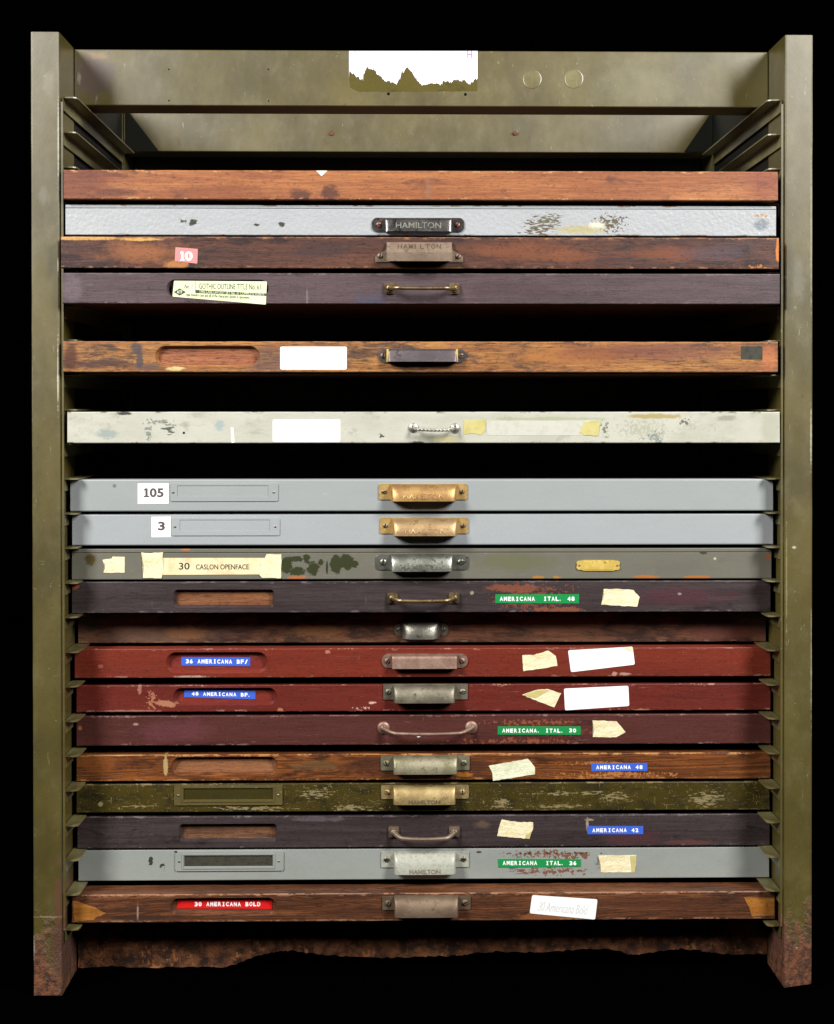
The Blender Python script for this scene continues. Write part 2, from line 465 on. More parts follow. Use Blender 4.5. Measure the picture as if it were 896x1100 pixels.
M_post = olive('olive_paint_post', 62, pts=[(62.3, 400, .8, 34, '#d8d2b8', 1.0, 60, .3, .8), (62.3, 285, .7, 8, '#d8d2b8', 1.0, 60, .3, .8), (62.5, 150, .7, 40, '#c9c4a8', 1.2, 60, .3, .6), (871.3, 470, .8, 30, '#cfc9b0', 1.0, 60, .3, .7), (871.5, 250, .6, 90, '#bcb79c', 1.2, 60, .3, .6), (871.5, 720, .6, 60, '#bcb79c', 1.2, 60, .3, .6), (34, 420, .7, 60, '#a8a284', 1.2, 60, .3, .6), (36, 1020, 1.0, 12, '#e0dccb', 1.0, 60, .3, .8), (845, 620, .7, 60, '#9a9264', 1.2, 60, .3, .6), (853, 588, 2, 1.5, '#d8d2b8', 1.0, 60, .3, .8), (46, 210, 4, 10, '#6e6a58', 1.1, 60, .4, .5), (52, 90, 6, 12, '#7a7666', 1.1, 60, .4, .4), (858, 300, 6, 20, '#7a7666', 1.1, 60, .4, .4), (63, 1000, 5, 60, '#6a4430', 1.25, 70, .6, .7), (70, 1020, 14, 30, '#5a382a', 0.9, 90, .3, .8),
                                            (836, 1010, 9, 28, '#6a3f2c', 0.9, 90, .3, .9), (50, 985, 15, 0.8, '#b3ab84', 1.25, 60, .6, .45)])
M_hdr = olive('olive_paint_header', None, [ (100, 80, 26, 24, '#5a4648', 0.8, 40, .4, .7),
                                           (105, 60, 10, 4, '#a8804c', 1.1, 90, .6, .35), (85, 84, 2, 6, '#b3ab84', 1.2, 160, .5, .5), (150, 90, 26, 22, '#6b6044', 0.9, 40, .6, .5), (690, 90, 40, 20, '#8a8360', 0.9, 40, .7, .35)], 67, base='#675b24', scr=0.2)
M_run = olive('olive_paint_runner', None, base='#8f8658', scr=0.8)
M_in = olive('olive_paint_inside', None, base='#6b6640', scr=0.4)
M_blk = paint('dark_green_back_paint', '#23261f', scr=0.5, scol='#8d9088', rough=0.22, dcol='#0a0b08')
gR = G('rusty_steel')
_c = gR.mix(gR.rmp(gR.noise(60, 6, 0.7), 0.35, 0.62), hexc('#8f5a38'), hexc('#3a2216'))
_c = gR.mix(gR.rmp(gR.noise((80, 80, 50), 6, 0.75), 0.56, 0.64), _c, hexc('#c07c48'))
_c = gR.mix(gR.rmp(gR.noise(200, 5, 0.7), 0.66, 0.71), _c, hexc('#c8b98a'))
gR.bump(gR.noise(160, 6, 0.75), 0.004, 0.9)
M_rust = gR.done(_c, 0.75, 0, 0.3)

def post(sign):
    bm = bmesh.new()
    zt = EYE+404
    zb = 0.0 if sign < 0 else 4.0
    nz = 36
    rings = []
    for i in range(nz+1):
        t = i/nz
        z = zb+(zt-zb)*t
        lx = lean(z) if sign < 0 else -lean(z)*0.4
        r = 2.0
        w0, w1 = 390.0, 420.5
        jj = 0.25*mnoise.noise(Vector((sign*3, 7, z*0.03)))
        if z < 30: jj += 0.8*mnoise.noise(Vector((sign*3, 2, z*0.2)))
        pts = [(w0, r), (w0+0.6, 0.6), (w0+r, 0), (w1-r, 0), (w1-0.6+jj, 0.6), (w1+jj, r), (w1+jj, 67), (w0, 67)]
        rings.append([bm.verts.new((sign*px_+lx, py_, z)) for px_, py_ in pts])
    # ragged rusted foot
    for k, v in enumerate(rings[0]):
        if sign > 0: v.co.z += (5.0 if abs(v.co.x) > 410 else 0.5) + random.uniform(-1, 1)
        else: v.co.z += random.uniform(0, 2.0)
    n = 8
    for i in range(nz):
        for k in range(n):
            bm.faces.new((rings[i][k], rings[i][(k+1) % n], rings[i+1][(k+1) % n], rings[i+1][k]))
    bm.faces.new(rings[0]); bm.faces.new(rings[-1])
    o = finish('front_post', bm, M_post, cab, False)
    # the return lip at the inner edge
    bm = bmesh.new()
    for i in range(12):
        z0 = 70+(EYE+330-70)*i/12; z1 = 70+(EYE+330-70)*(i+1)/12
        l0 = lean(z0) if sign < 0 else -lean(z0)*0.4
        l1 = lean(z1) if sign < 0 else -lean(z1)*0.4
        if i == 0: a = [bm.verts.new((sign*x+l0, y, z0)) for x, y in ((386.6, 2), (388.8, 2), (388.8, 3.6), (386.6, 3.6))]; bm.faces.new(a)
        b = [bm.verts.new((sign*x+l1, y, z1)) for x, y in ((386.6, 2), (388.8, 2), (388.8, 3.6), (386.6, 3.6))]
        for k in range(4): bm.faces.new((a[k], a[(k+1) % 4], b[(k+1) % 4], b[k]))
        a = b
    bm.faces.new(a)
    finish('post_lip', bm, M_post, o)
    # rear post
    bm = bmesh.new()
    for s0, s1, y0, y1 in ((390, 420.5, 345, 411), ):
        box(bm, min(sign*s0, sign*s1), max(sign*s0, sign*s1), y0, y1, 6, zt)
    rp = finish('rear_post', bm, M_in, cab)
    # added black panel closing the open side, blocks light from outside
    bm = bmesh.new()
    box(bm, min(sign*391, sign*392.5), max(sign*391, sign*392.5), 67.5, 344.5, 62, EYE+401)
    finish('light_block_panel', bm, M_blk, cab)
for sg in (-1, 1): post(sg)

# runners: thin angle irons, one each side of every slot
for sg in (-1, 1):
    for k, z in enumerate(ZK):
        l = lean(z) if sg < 0 else -lean(z)*0.4
        y0 = 7.5
        if k in (3, 4, 5, 6): y0 = 16.0
        bm = bmesh.new()
        jit = random.uniform(-0.5, 0.5)
        tilt = random.uniform(-0.6, 0.4)
        # flange with a clipped front corner
        xi, xo = 373.5+jit, 387.6
        pts = [(xo, y0), (xi+4, y0+0.5), (xi+1.0, y0+2.5), (xi, y0+7), (xi, 333), (xo, 333)]
        a = [bm.verts.new((sg*x+l, y, z + (tilt if y < 40 and x < 380 else 0))) for x, y in pts]
        b = [bm.verts.new((sg*x+l, y, z-1.4 + (tilt if y < 40 and x < 380 else 0))) for x, y in pts]
        bm.faces.new(a); bm.faces.new(list(reversed(b)))
        for i in range(6): bm.faces.new((a[i], b[i], b[(i+1) % 6], a[(i+1) % 6]))
        # vertical leg behind the post's inner face
        v0, v1 = sg*387.4+l, sg*388.8+l
        box(bm, min(v0, v1), max(v0, v1), y0+0.4, 333, z-14, z-0.4)
        finish('runner', bm, M_run, cab)

# header rail (a deep folded rail) with its stuck-on remnants
hx = 388.8
hz1 = P(453, 54.3, 67)[1]; hz0 = P(453, 114.3, 67)[1]
bm = bmesh.new()
prof = [(67, hz0+1), (67.6, hz0+0.2), (68.5, hz0), (107, hz0-0.5), (107, hz0+3), (70, hz0+3.2), (70, hz1-3), (95, hz1-3), (95, hz1), (68.5, hz1), (67.3, hz1-0.6), (67, hz1-1.4)]
a = [bm.verts.new((-hx, y, z)) for y, z in prof]; b = [bm.verts.new((hx, y, z)) for y, z in prof]
bm.faces.new(a); bm.faces.new(list(reversed(b)))
for i in range(len(prof)): bm.faces.new((a[i], b[i], b[(i+1) % len(prof)], a[(i+1) % len(prof)]))
hdr = finish('header_rail', bm, M_hdr, cab)
def hp(px, py): return P(px, py, 67)
M_glue = paint('brown_glue_residue', '#5c521c', scr=.35, scol='#a59a60', scrd=.02, dirt=.5, dcol='#2c240a', rough=.6, spec=.2)
bm = bmesh.new(); prism(bm, [hp(*p) for p in ragged([(375.5, 55.6), (512.8, 55.6), (512.8, 98), (386, 98.6), (376, 94)], .3, 4)], 66.9, 67.05)
finish('glue_residue', bm, M_glue, hdr)
torn = [(30,59),(855,59),(855,240),(838,238),(825,255),(812,262),(800,274),(788,262),(770,246),(745,252),(720,243),(700,246),(685,262),(665,250),(650,258),(634,250),(620,276),(600,266),(580,270),(555,265),(530,272),(500,279),(485,268),(470,250),(455,228),(440,210),(432,190),(415,178),(407,160),(395,172),(386,182),(370,178),(378,200),(362,215),(358,235),(345,250),(338,266),(330,273),(318,262),(300,262),(280,248),(262,258),(250,240),(235,225),(220,212),(205,202),(198,182),(190,175),(170,180),(150,165),(135,178),(122,182),(126,215),(120,248),(110,238),(100,240),(90,225),(75,222),(60,206),(45,200),(30,185)]
low_ = sorted((370+x/5.973, 45+y/5.973) for x, y in torn if y > 100)
bm = bmesh.new(); cols = []
NC = 330
for i in range(NC+1):
    px = 375.0+(513.0-375.0)*i/NC
    py = 85.0
    for (xa, ya), (xb, yb) in zip(low_, low_[1:]):
        if xa <= px <= xb: py = ya+(yb-ya)*(px-xa)/max(1e-6, xb-xa); break
    py += 2.0*mnoise.noise(Vector((px*0.9, 3, 1)))+1.4*mnoise.noise(Vector((px*2.3, 8, 1)))+random.uniform(-.7, .7)
    cols.append((hp(px, 54.9), hp(px, py)))
for y in (66.5, 66.8):
    cs = [(bm.verts.new((t_[0], y, t_[1])), bm.verts.new((b_[0], y, b_[1]))) for t_, b_ in cols]
    for a, b in zip(cs, cs[1:]): bm.faces.new((a[0], b[0], b[1], a[1]))
    if y == 66.5: f_ = cs
for (a, b), (c, e) in zip(zip(f_, f_[1:]), zip(cs, cs[1:])):
    bm.faces.new((a[1], b[1], e[1], c[1])); bm.faces.new((a[0], b[0], e[0], c[0]))
bm.faces.new((f_[0][0], f_[0][1], cs[0][1], cs[0][0])); bm.faces.new((f_[-1][0], f_[-1][1], cs[-1][1], cs[-1][0]))
tl = finish('torn_paper_label', bm, plain('torn_white_paper', '#f7f3fb', 0.6, 0.5, 0.84, '#d9cfe0', 70), hdr)
M_pur = plain('purple_stamp_ink', '#9050a8', 0.6, 0.2, 0.85)
x0, z0 = hp(502, 62.5); x1, z1 = hp(507, 55)
bm = text_bm('H', x0, x1, z0, z1, 66.48, 0.1); finish('stamped_letter', bm, M_pur, tl)
x0, z0 = hp(381, 58.5); x1, z1 = hp(384.5, 54.8)
bm = text_bm('L', x0, x1, z0, z1, 66.48, 0.1)
finish('stamped_letter', bm, M_pur, tl)
M_disc = olive('clear_disc_olive', None, base='#8a7f4c', scr=0.2, rough=.3)
for cx, cy in ((571.7, 85.2), (616.5, 84.8)):
    x, z = hp(cx, cy)
    bm = bmesh.new()
    # shallow disc with a raised rim
    seg = 40; prev = None
    for r, y in ((10.6, 66.98), (10.5, 66.75), (10.0, 66.62), (9.6, 66.8), (0.01, 66.8)):
        ring = [bm.verts.new((x+r*math.cos(2*math.pi*k/seg), y, z+r*math.sin(2*math.pi*k/seg))) for k in range(seg)]
        if prev:
            for k in range(seg): bm.faces.new((prev[k], prev[(k+1) % seg], ring[(k+1) % seg], ring[k]))
        prev = ring
    bm.faces.new(prev)
    finish('clear_disc', bm, M_disc, hdr)
for cx, cy, r in ((417.3, 100.8, 1.7), (500, 101.4, 1.7), (181.5, 74.5, .9), (181.5, 108, .9), (288.3, 74.5, .9), (288.3, 108.5, .9)):
    x, z = hp(cx, cy); bm = bmesh.new()
    prism(bm, [(x+r*math.cos(a*math.pi/6), z+r*math.sin(a*math.pi/6)) for a in range(12)], 66.9, 67.4)
    finish('bolt_hole', bm, MAT['black'], hdr)

# rear header rail, seen through the open top, and the back panel
bm = bmesh.new()
prof2 = [(345, hz0+1), (345.6, hz0+0.2), (346.5, hz0), (385, hz0-0.5), (385, hz0+3), (348, hz0+3.2), (348, hz1-3), (373, hz1-3), (373, hz1), (346.5, hz1), (345.3, hz1-0.6), (345, hz1-1.4)]
a = [bm.verts.new((-hx, y, z)) for y, z in prof2]; b = [bm.verts.new((hx, y, z)) for y, z in prof2]
bm.faces.new(a); bm.faces.new(list(reversed(b)))
for i in range(len(prof2)): bm.faces.new((a[i], b[i], b[(i+1) % len(prof2)], a[(i+1) % len(prof2)]))
M_rear = olive('olive_paint_rear', None, [(356, 144, 5, 2.5, '#3a2416', .8, 120, .3), (553, 144, 6, 2.5, '#3a2416', .8, 120, .3)], 345, base='#675b2a', scr=0.3)
rear = finish('rear_header_rail', bm, M_rear, cab)
for cx, cy in ((356, 143.5), (553, 143.5)):
    x, z = P(cx, cy, 345)
    bm = bmesh.new(); dome(bm, x, z, 345, 3.2, 1.5)
    finish('bolt_head', bm, M_rust, rear, True)
M_dk = paint('black_shade_plate', '#171812', scr=0.3, scol='#4a4a3c', rough=0.5, dcol='#050504', spec=0.2)  # black for the added light blockers and the corner shadow plates
for pts in ([(136, 117), (136, 162.6), (171, 162.6)], [(770, 119), (770, 163), (735, 163)]):  # dark triangles standing in for the diagonal shadow on the rear rail ends
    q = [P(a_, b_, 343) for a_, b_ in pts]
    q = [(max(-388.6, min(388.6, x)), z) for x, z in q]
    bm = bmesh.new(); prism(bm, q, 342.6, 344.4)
    finish('corner_shadow_plate', bm, M_dk, rear)
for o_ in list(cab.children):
    if o_.name.startswith('light_block_panel'): o_.data.materials[0] = M_dk
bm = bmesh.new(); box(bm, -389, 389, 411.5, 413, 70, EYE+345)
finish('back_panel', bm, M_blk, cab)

# foot rail: rusty, with an eaten lower edge
edge = [(84,1039.5),(120,1038),(160,1040),(200,1039),(241,1039),(256,1035),(270,1029),(286,1024.5),(300,1022),(315,1021),(329,1024),(345,1025),(372,1027.5),(400,1029),(435,1028.5),(460,1027.5),(485,1027),(498,1026),(510,1024),(535,1022),(560,1023),(590,1022.5),(615,1021),(641,1019),(665,1021.5),(676,1025.5),(688,1025.5),(710,1021.5),(731,1019),(750,1021),(766,1023.5),(791,1026),(813,1025),(830,1026)]
bm = bmesh.new()
ztop = ZK[24]-16
low = []
for i in range(len(edge)-1):
    (xa, ya), (xb, yb) = edge[i], edge[i+1]
    for t in (0, .15, .3, .45, .6, .75, .9):
        low.append(P(xa+(xb-xa)*t, ya+(yb-ya)*t+random.uniform(-1.0, .7), 66))
low.append(P(831, 1026.5, 66))
low = [(max(-387, min(388, x)), z) for x, z in low]
A = []
for y in (66.0, 68.0):
    A.append([bm.verts.new((x, y, z)) for x, z in low])
T = []
for y in (66.0, 68.0):
    T.append([bm.verts.new((x, y, ztop)) for x, z in low])
for i in range(len(low)-1):
    bm.faces.new((A[0][i], A[0][i+1], T[0][i+1], T[0][i])); bm.faces.new((A[1][i], A[1][i+1], T[1][i+1], T[1][i]))
    bm.faces.new((A[0][i], A[0][i+1], A[1][i+1], A[1][i])); bm.faces.new((T[0][i], T[0][i+1], T[1][i+1], T[1][i]))
bm.faces.new((A[0][0], A[1][0], T[1][0], T[0][0])); bm.faces.new((A[0][-1], A[1][-1], T[1][-1], T[0][-1]))
finish('foot_rail', bm, M_rust, cab)

# ------------------------------------------------------------------ handles
def screws(d, par, pts, mat, r=3.0, slots=(30, -40), y=-1.3):
    for (x, z), a in zip(pts, slots):
        bm = bmesh.new(); dome(bm, x, z, y, r, 1.3, slot=a)
        finish('screw', bm, [mat, MAT['black']], par, True)

def cup(bm, x0, x1, z0, z1, proj, n=7, th=1.1, top=0.0, flat=False, cheek=0.0):
    """a hooded pull, open underneath: rounded shell between x0..x1"""
    nu, nv = 44, 12
    cx, hw = (x0+x1)/2, (x1-x0)/2
    H = z1-z0
    def sheet(off):
        G_ = []
        for i in range(nu+1):
            t = -1+2*i/nu
            u = math.sin(t*math.pi/2)
            e = max(0, 1-abs(u)**n)**(1.0/n)
            row = []
            for j in range(nv+1):
                a = math.pi/2*(1-j/nv)
                if flat:   # straight sloping face with a rounded shoulder
                    f = j/nv
                    yy = -(proj-off)*min(1.0, (f*3.2)**0.6 if f < 0.3125 else 1.0) if True else 0
                    yy = -(proj-off)*(0.72+0.28*f if f >= 0.25 else (math.sin(f/0.25*math.pi/2))*0.79)
                    zz = z1-off - (H-off)*(f if f >= 0.25 else f*0.5+0.0) if f >= 0.25 else z1-off-(H-off)*f*0.6
                else:
                    yy = -(proj-off)*math.cos(a)**0.85; zz = z0+(H-off)*math.sin(a)
                zz2 = zz
                if j == nv: zz2 = z0
                row.append(bm.verts.new((cx+u*(hw-off), -0.9+yy*e, zz2)))
            G_.append(row)
        return G_
    A = sheet(0); B = sheet(th)
    for g_ in (A, B):
        for i in range(nu):
            for j in range(nv): bm.faces.new((g_[i][j], g_[i+1][j], g_[i+1][j+1], g_[i][j+1]))
    for i in range(nu):
        bm.faces.new((A[i][nv], A[i+1][nv], B[i+1][nv], B[i][nv]))
        bm.faces.new((A[i][0], A[i+1][0], B[i+1][0], B[i][0]))
    def warp(X, Z):
        s = max(0, min(1, (Z-z0)/H))
        if flat: return -0.9-proj*(0.72+0.28*(1-s)) - 0.25
        return -0.9-proj*(math.sqrt(max(0, 1-s*s))**0.85) - 0.25
    return warp

def pull_hood(d, p, h, proj, mat, shape='rect', text=None, n=7, smat=None, sx=None, slots=(30, -40), flat=False, sr=3.0, r=1.8, tz=(0.12, 0.45), szoff=0.0, tmat=None, tx=0.62, hm=None):
    """p: plate px box, h: hood px box"""
    X0, Z1 = d.c(p[0], p[2]); X1, Z0 = d.c(p[1], p[3])
    hx0, hz1 = d.c(h[0], h[2]); hx1, hz0 = d.c(h[1], h[3])
    bm = bmesh.new()
    rr = (Z1-Z0)/2-0.05 if shape == 'round' else r
    prism(bm, rrect(X0, X1, Z0, Z1, rr, 8), -1.3, 0.0)
    hd = finish('handle', bm, mat, d.o, True, 30)
    bv = hd.modifiers.new('bevel', 'BEVEL'); bv.width = 0.0004; bv.segments = 2; bv.limit_method = 'ANGLE'
    bm = bmesh.new()
    warp = cup(bm, hx0, hx1, hz0, hz1, proj, n=n, flat=flat)
    gr = finish('hood', bm, hm or mat, hd, True, 60)
    inset = sx or 6.5
    zc = (Z0+Z1)/2+szoff
    screws(d, hd, ((X0+inset, zc), (X1-inset, zc)), smat or mat, sr, slots)
    if text:
        H = hz1-hz0; W = hx1-hx0; c = (hx0+hx1)/2
        bm = text_bm(text, c-W*tx/2, c+W*tx/2, hz0+H*tz[0], hz0+H*tz[1], 0, 0.22, bold=0.01, warp=warp)
        finish('raised_lettering', bm, tmat or hm or mat, hd)
    return hd

def pull_bar(d, l, r_, y, sag, mat, ros='square', R=6.0, rad=2.2, proj=15, slots=(40, 20), smat=None, twist=False):
    """bar pull between two rosettes; l, r_ rosette centres in px"""
    (xl, zl), (xr, zr) = d.c(*l), d.c(*r_)
    bm = bmesh.new()
    for x, z in ((xl, zl), (xr, zr)):
        if ros == 'square':
            prism(bm, rrect(x-R, x+R, z-R, z+R, 1.5, 3), -2.2, 0, poly1=None)
            prism(bm, rrect(x-R*.7, x+R*.7, z-R*.7, z+R*.7, 1.5, 3), -4.0, -2.2)
        else:
            dome(bm, x, z, 0, R, 2.6, seg=28)
    zm = d.c(453, y)[1]
    path = []
    N = 48
    for i in range(N+1):
        t = i/N
        x = xl+(xr-xl)*t
        e = min(1.0, min(t, 1-t)/0.16)
        e = math.sin(e*math.pi/2)
        base = zl+(zr-zl)*t
        sgz = sag*(0.35*e+0.65*math.sin(math.pi*t)**0.8)
        path.append((x, -2.5-(proj-2.5)*e, base+(zm-(zl+zr)/2)*e*0.4 - sgz))
    if twist:
        for ph in (0, math.pi):
            hp_ = []
            for i in range(97):
                t = i/96; j = t*N; a = path[int(min(N-1, j))]; b = path[int(min(N-1, j))+1]; f = j-int(min(N-1, j))
                q = [a[k]*(1-f)+b[k]*f for k in range(3)]
                an = ph+t*math.pi*11
                hp_.append((q[0], q[1]+rad*0.7*math.cos(an), q[2]+rad*0.7*math.sin(an)))
            tube(bm, hp_, rad*0.75, 8)
    else:
        tube(bm, path, lambda t: rad*(1.0+0.35*(abs(2*t-1)**6)), 12)
    hd = finish('handle', bm, mat, d.o, True, 45)
    screws(d, hd, ((xl, zl), (xr, zr)), smat or mat, min(R*0.6, 3.4), slots, y=(-4.0 if ros == 'square' else -2.4))
    return hd

# ------------------------------------------------------------------ drawers
class Drawer: pass
GROUP = 'shallow type cases stacked in the cabinet'
M_tray = wood('tray_wood', '#8a5a3c', '#6a432d', '#3a2519', 30)
M_traym = paint('tray_steel', '#77776c', scr=0.3)

def drawer(k, x0, x1, yt, yb, label, w=766.0, thick=18.0, groove=None, jag=0.25, slots=(), isrec=None, Y=None, wtray=True, ymeas=150, edge_r=0.9):
    d = Drawer()
    if Y is None: Y = D*(w/(x1-x0)-1)
    d.Y = Y
    L = P(x0, 440, Y)[0]; R = P(x1, 440, Y)[0]
    lim = 385.8
    L = max(L, -lim + (lean(ZK[k]) if True else 0)); R = min(R, lim-0.5)
    zt = P(ymeas, yt, Y)[1]; zb = P(ymeas, yb, Y)[1]
    zb = max(zb, ZK[k]+0.3); zt = min(zt, ZK[k-1]-1.9)
    d.h = zt-zb; d.w = R-L; d.xc = (L+R)/2; d.zb = zb
    d.o = root('type_case', label, 'type case', d.xc, Y, zb, GROUP)
    def c(px, py):
        x, z = P(px, py, Y)
        return (x-d.xc, z-zb)
    d.c = c
    d.cm = lambda px, py: tuple(v*MM for v in c(px, py))
    d.thick = thick; d.k = k; d.groove = groove; d.jag = jag; d.er = edge_r
    return d

def build_front(d, mat, recess=None, traymat=None, recmat=None, depth=6.0, taper=2.7):
    """front board extruded along x from its cross-section, then the routed label slot"""
    h, w, th = d.h, d.w, d.thick
    r = d.er
    prof = [(r, 0), (0.3*r, 0.3*r), (0, r)]
    if d.groove is not None:
        gz = d.c(453, d.groove)[1]
        prof += [(0, gz-0.9), (0.9, gz-0.4), (0.9, gz+0.3), (0, gz+0.8)]
    prof += [(0, h-r), (0.3*r, h-0.3*r), (r, h), (th, h), (th, 0)]
    n = 120
    bm = bmesh.new(); prev = None
    sd = random.uniform(0, 100)
    for i in range(n+1):
        x = -w/2+w*i/n
        jt = d.jag*(mnoise.noise(Vector((x*0.05, sd, 0)))+0.6*mnoise.noise(Vector((x*0.2, sd, 3))))
        jb = d.jag*(mnoise.noise(Vector((x*0.05, sd, 9)))+0.6*mnoise.noise(Vector((x*0.2, sd, 14))))
        ring = []
        for y, z in prof:
            zz = z
            if z > h*0.8: zz += min(0, jt-0.1) if d.zb+h > ZK[d.k-1]-3 else jt*0.6
            elif z < h*0.15: zz += abs(jb)
            xx = x
            if i == 0: xx += r*0.5 if y < r*0.5 else 0
            if i == n: xx -= r*0.5 if y < r*0.5 else 0
            ring.append(bm.verts.new((xx, y, zz)))
        if prev:
            m = len(prof)
            for q in range(m): bm.faces.new((prev[q], prev[(q+1) % m], ring[(q+1) % m], ring[q]))
        else: bm.faces.new(ring)
        prev = ring
    bm.faces.new(list(reversed(prev)))
    f = finish('front', bm, mat, d.o)
    if recess:
        X0, Z1 = d.c(recess[0], recess[2]); X1, Z0 = d.c(recess[1], recess[3])
        rr = recess[4] if len(recess) > 4 else (Z1-Z0)/2
        tp_ = taper
        bm = bmesh.new()
        outer = rrect(X0-0.6, X1+0.6, Z0-0.6, Z1+0.6, rr+0.6, 10)
        inner = rrect(X0+tp_, X1-tp_, Z0+tp_*0.9, Z1-tp_*0.65, max(rr-tp_, 1.0), 10)
        prism(bm, outer, -1.0, depth, poly1=inner)
        cut = finish('cut', bm, mat, None); cut.parent = d.o
        dg = bpy.context.evaluated_depsgraph_get(); dg.update()
        modboolean(f, [cut])
        bm = bmesh.new()
        i2 = rrect(X0+tp_-0.4, X1-tp_+0.4, Z0+tp_*0.9-0.4, Z1-tp_*0.65+0.4, max(rr-tp_, 1.0), 10)
        prism(bm, i2, depth-0.35, depth+0.5)
        d.rec = finish('label_slot', bm, recmat or mat, f)
        d.recy = depth-0.35
    d.front = f
    # tray behind the front board
    tw = min(379.5, (w/2)-2)
    if True:
        zlo = ZK[d.k]+0.4-d.zb; zhi = ZK[d.k-1]-3.5-d.zb
        bm = bmesh.new()
        yb = 332-d.Y
        t = 5.0
        box(bm, -tw, -tw+t, th+0.05, yb, zlo, zhi-4)
        box(bm, tw-t, tw, th+0.05, yb, zlo, zhi-4)
        box(bm, -tw+t+.02, tw-t-.02, yb-t, yb, zlo, zhi-4)
        box(bm, -tw+t+.02, tw-t-.02, th+0.05, yb-t-.02, zlo, zlo+2.5)
        finish('tray', bm, traymat or M_tray, d.o)
    return f

def sticker(d, pts, mat, name='paper_label', y=-0.05, th=0.3, r=0.4, par=None, local=False, curl=0.0):
    q = pts if local else [d.c(*p) for p in pts]
    q = roundpoly(q, r, 4 if r > 1 else 2)
    bm = bmesh.new(); prism(bm, q, y-th, y+0.04)
    o = finish(name, bm, mat, par or d.o)
    o['_y'] = 0
    del o['_y']
    return o

def tape(d, pts, mat=None, y=-0.05, fold=None, label=None):
    o = sticker(d, ragged(pts, 0.35), mat or MAT['tape'], 'masking_tape', y, 0.35, 0.3)
    if fold:
        sticker(d, fold, MAT['tape_yellow'], 'folded_corner', y-0.36, 0.3, 0.2, par=o)
    return o

def dymo(d, quad, mat, text, tb=(0.05, 0.95), y=-0.05, name='embossed_label', zf=(0.27, 0.75)):
    o = sticker(d, quad, mat, name, y, 0.5, 0.25)
    q = [d.c(*p) for p in quad]      # tl tr br bl
    W = math.hypot(q[1][0]-q[0][0], q[1][1]-q[0][1]); ang = math.atan2(q[1][1]-q[0][1], q[1][0]-q[0][0])
    H = math.hypot(q[3][0]-q[0][0], q[3][1]-q[0][1])
    cx = sum(p[0] for p in q)/4 + W*((tb[0]+tb[1])/2-0.5); cz = sum(p[1] for p in q)/4
    w2 = W*(tb[1]-tb[0])/2; hh = H*(zf[1]-zf[0])/2
    # one letter at a time, evenly pitched as the embosser stamps them
    bm = bmesh.new()
    n = len(text); pitch = 2*w2/n
    for i, ch in enumerate(text):
        if ch == ' ': continue
        lw = pitch*0.77
        lx = cx - w2 + pitch*(i+0.5)
        z0, z1, x0, x1 = cz-hh, cz+hh, lx-lw/2, lx+lw/2
        if ch in '.': z1 = z0+hh*0.45; x1 = x0+lw*0.35
        if ch == 'I': x0, x1 = lx-lw*0.40, lx+lw*0.40
        dx = lx-cx
        zoff = math.tan(ang)*dx + random.uniform(-.12, .12)
        if ch == 'I':
            xm = lx; t_ = lw*0.16
            box(bm, xm-t_, xm+t_, y-0.75, y-0.5, z0+zoff, z1+zoff)
            box(bm, x0+lw*.08, x1-lw*.08, y-0.76, y-0.5, z0+zoff, z0+zoff+hh*.36); box(bm, x0+lw*.08, x1-lw*.08, y-0.76, y-0.5, z1+zoff-hh*.36, z1+zoff)
        else:
            text_bm(ch, x0, x1, z0+zoff, z1+zoff, y-0.5, 0.25, bold=0.035, bm=bm)
    finish('lettering', bm, MAT['white_ink'], o)
    return o

def holder(d, plate, win, mat, floor, r=2.0, th=1.3, rivet=MAT['steel'], raised=True):
    X0, Z1 = d.c(plate[0], plate[2]); X1, Z0 = d.c(plate[1], plate[3])
    wx0, wz1 = d.c(win[0], win[2]); wx1, wz0 = d.c(win[1], win[3])
    bm = bmesh.new(); prism(bm, rrect(X0, X1, Z0, Z1, r, 5), -th, 0.0)
    o = finish('label_holder', bm, mat, d.o)
    bm = bmesh.new(); box(bm, wx0, wx1, -th-1, -0.25, wz0, wz1)
    cut = finish('cut', bm, mat, None); cut.parent = d.o
    modboolean(o, [cut])
    b = o.modifiers.new('bevel', 'BEVEL'); b.width = 0.0004; b.segments = 2; b.limit_method = 'ANGLE'
    if raised:
        bm = bmesh.new(); m = 2.6
        for (a, b_, c_, e) in ((wx0-m, wx1+m, wz1+0.8, wz1+m*.8+.4), (wx0-m, wx1+m, wz0-m, wz0-0.8)):
            prism(bm, rrect(a, b_, c_, e, 0.6, 2), -th-0.6, -th+.02)
        for (a, b_) in ((wx0-m, wx0-0.8), (wx1+0.8, wx1+m)):
            prism(bm, rrect(a, b_, wz0-0.7, wz1+0.7, 0.4, 2), -th-0.55, -th+.02)
        finish('raised_frame', bm, mat, o)
    bm = bmesh.new(); box(bm, wx0+.05, wx1-.05, -0.38, -0.26, wz0+.05, wz1-.05)
    finish('label_slot', bm, floor, o)
    zc = (Z0+Z1)/2
    for x in ((X0+wx0)/2-0.6, (X1+wx1)/2+0.6):
        bm = bmesh.new(); dome(bm, x, zc, -th, 1.4, 0.7, seg=14)
        finish('rivet', bm, rivet, o, True)
    return o

def slot_chip(d, pts, hexcol, name='bare_wood'):
    pass

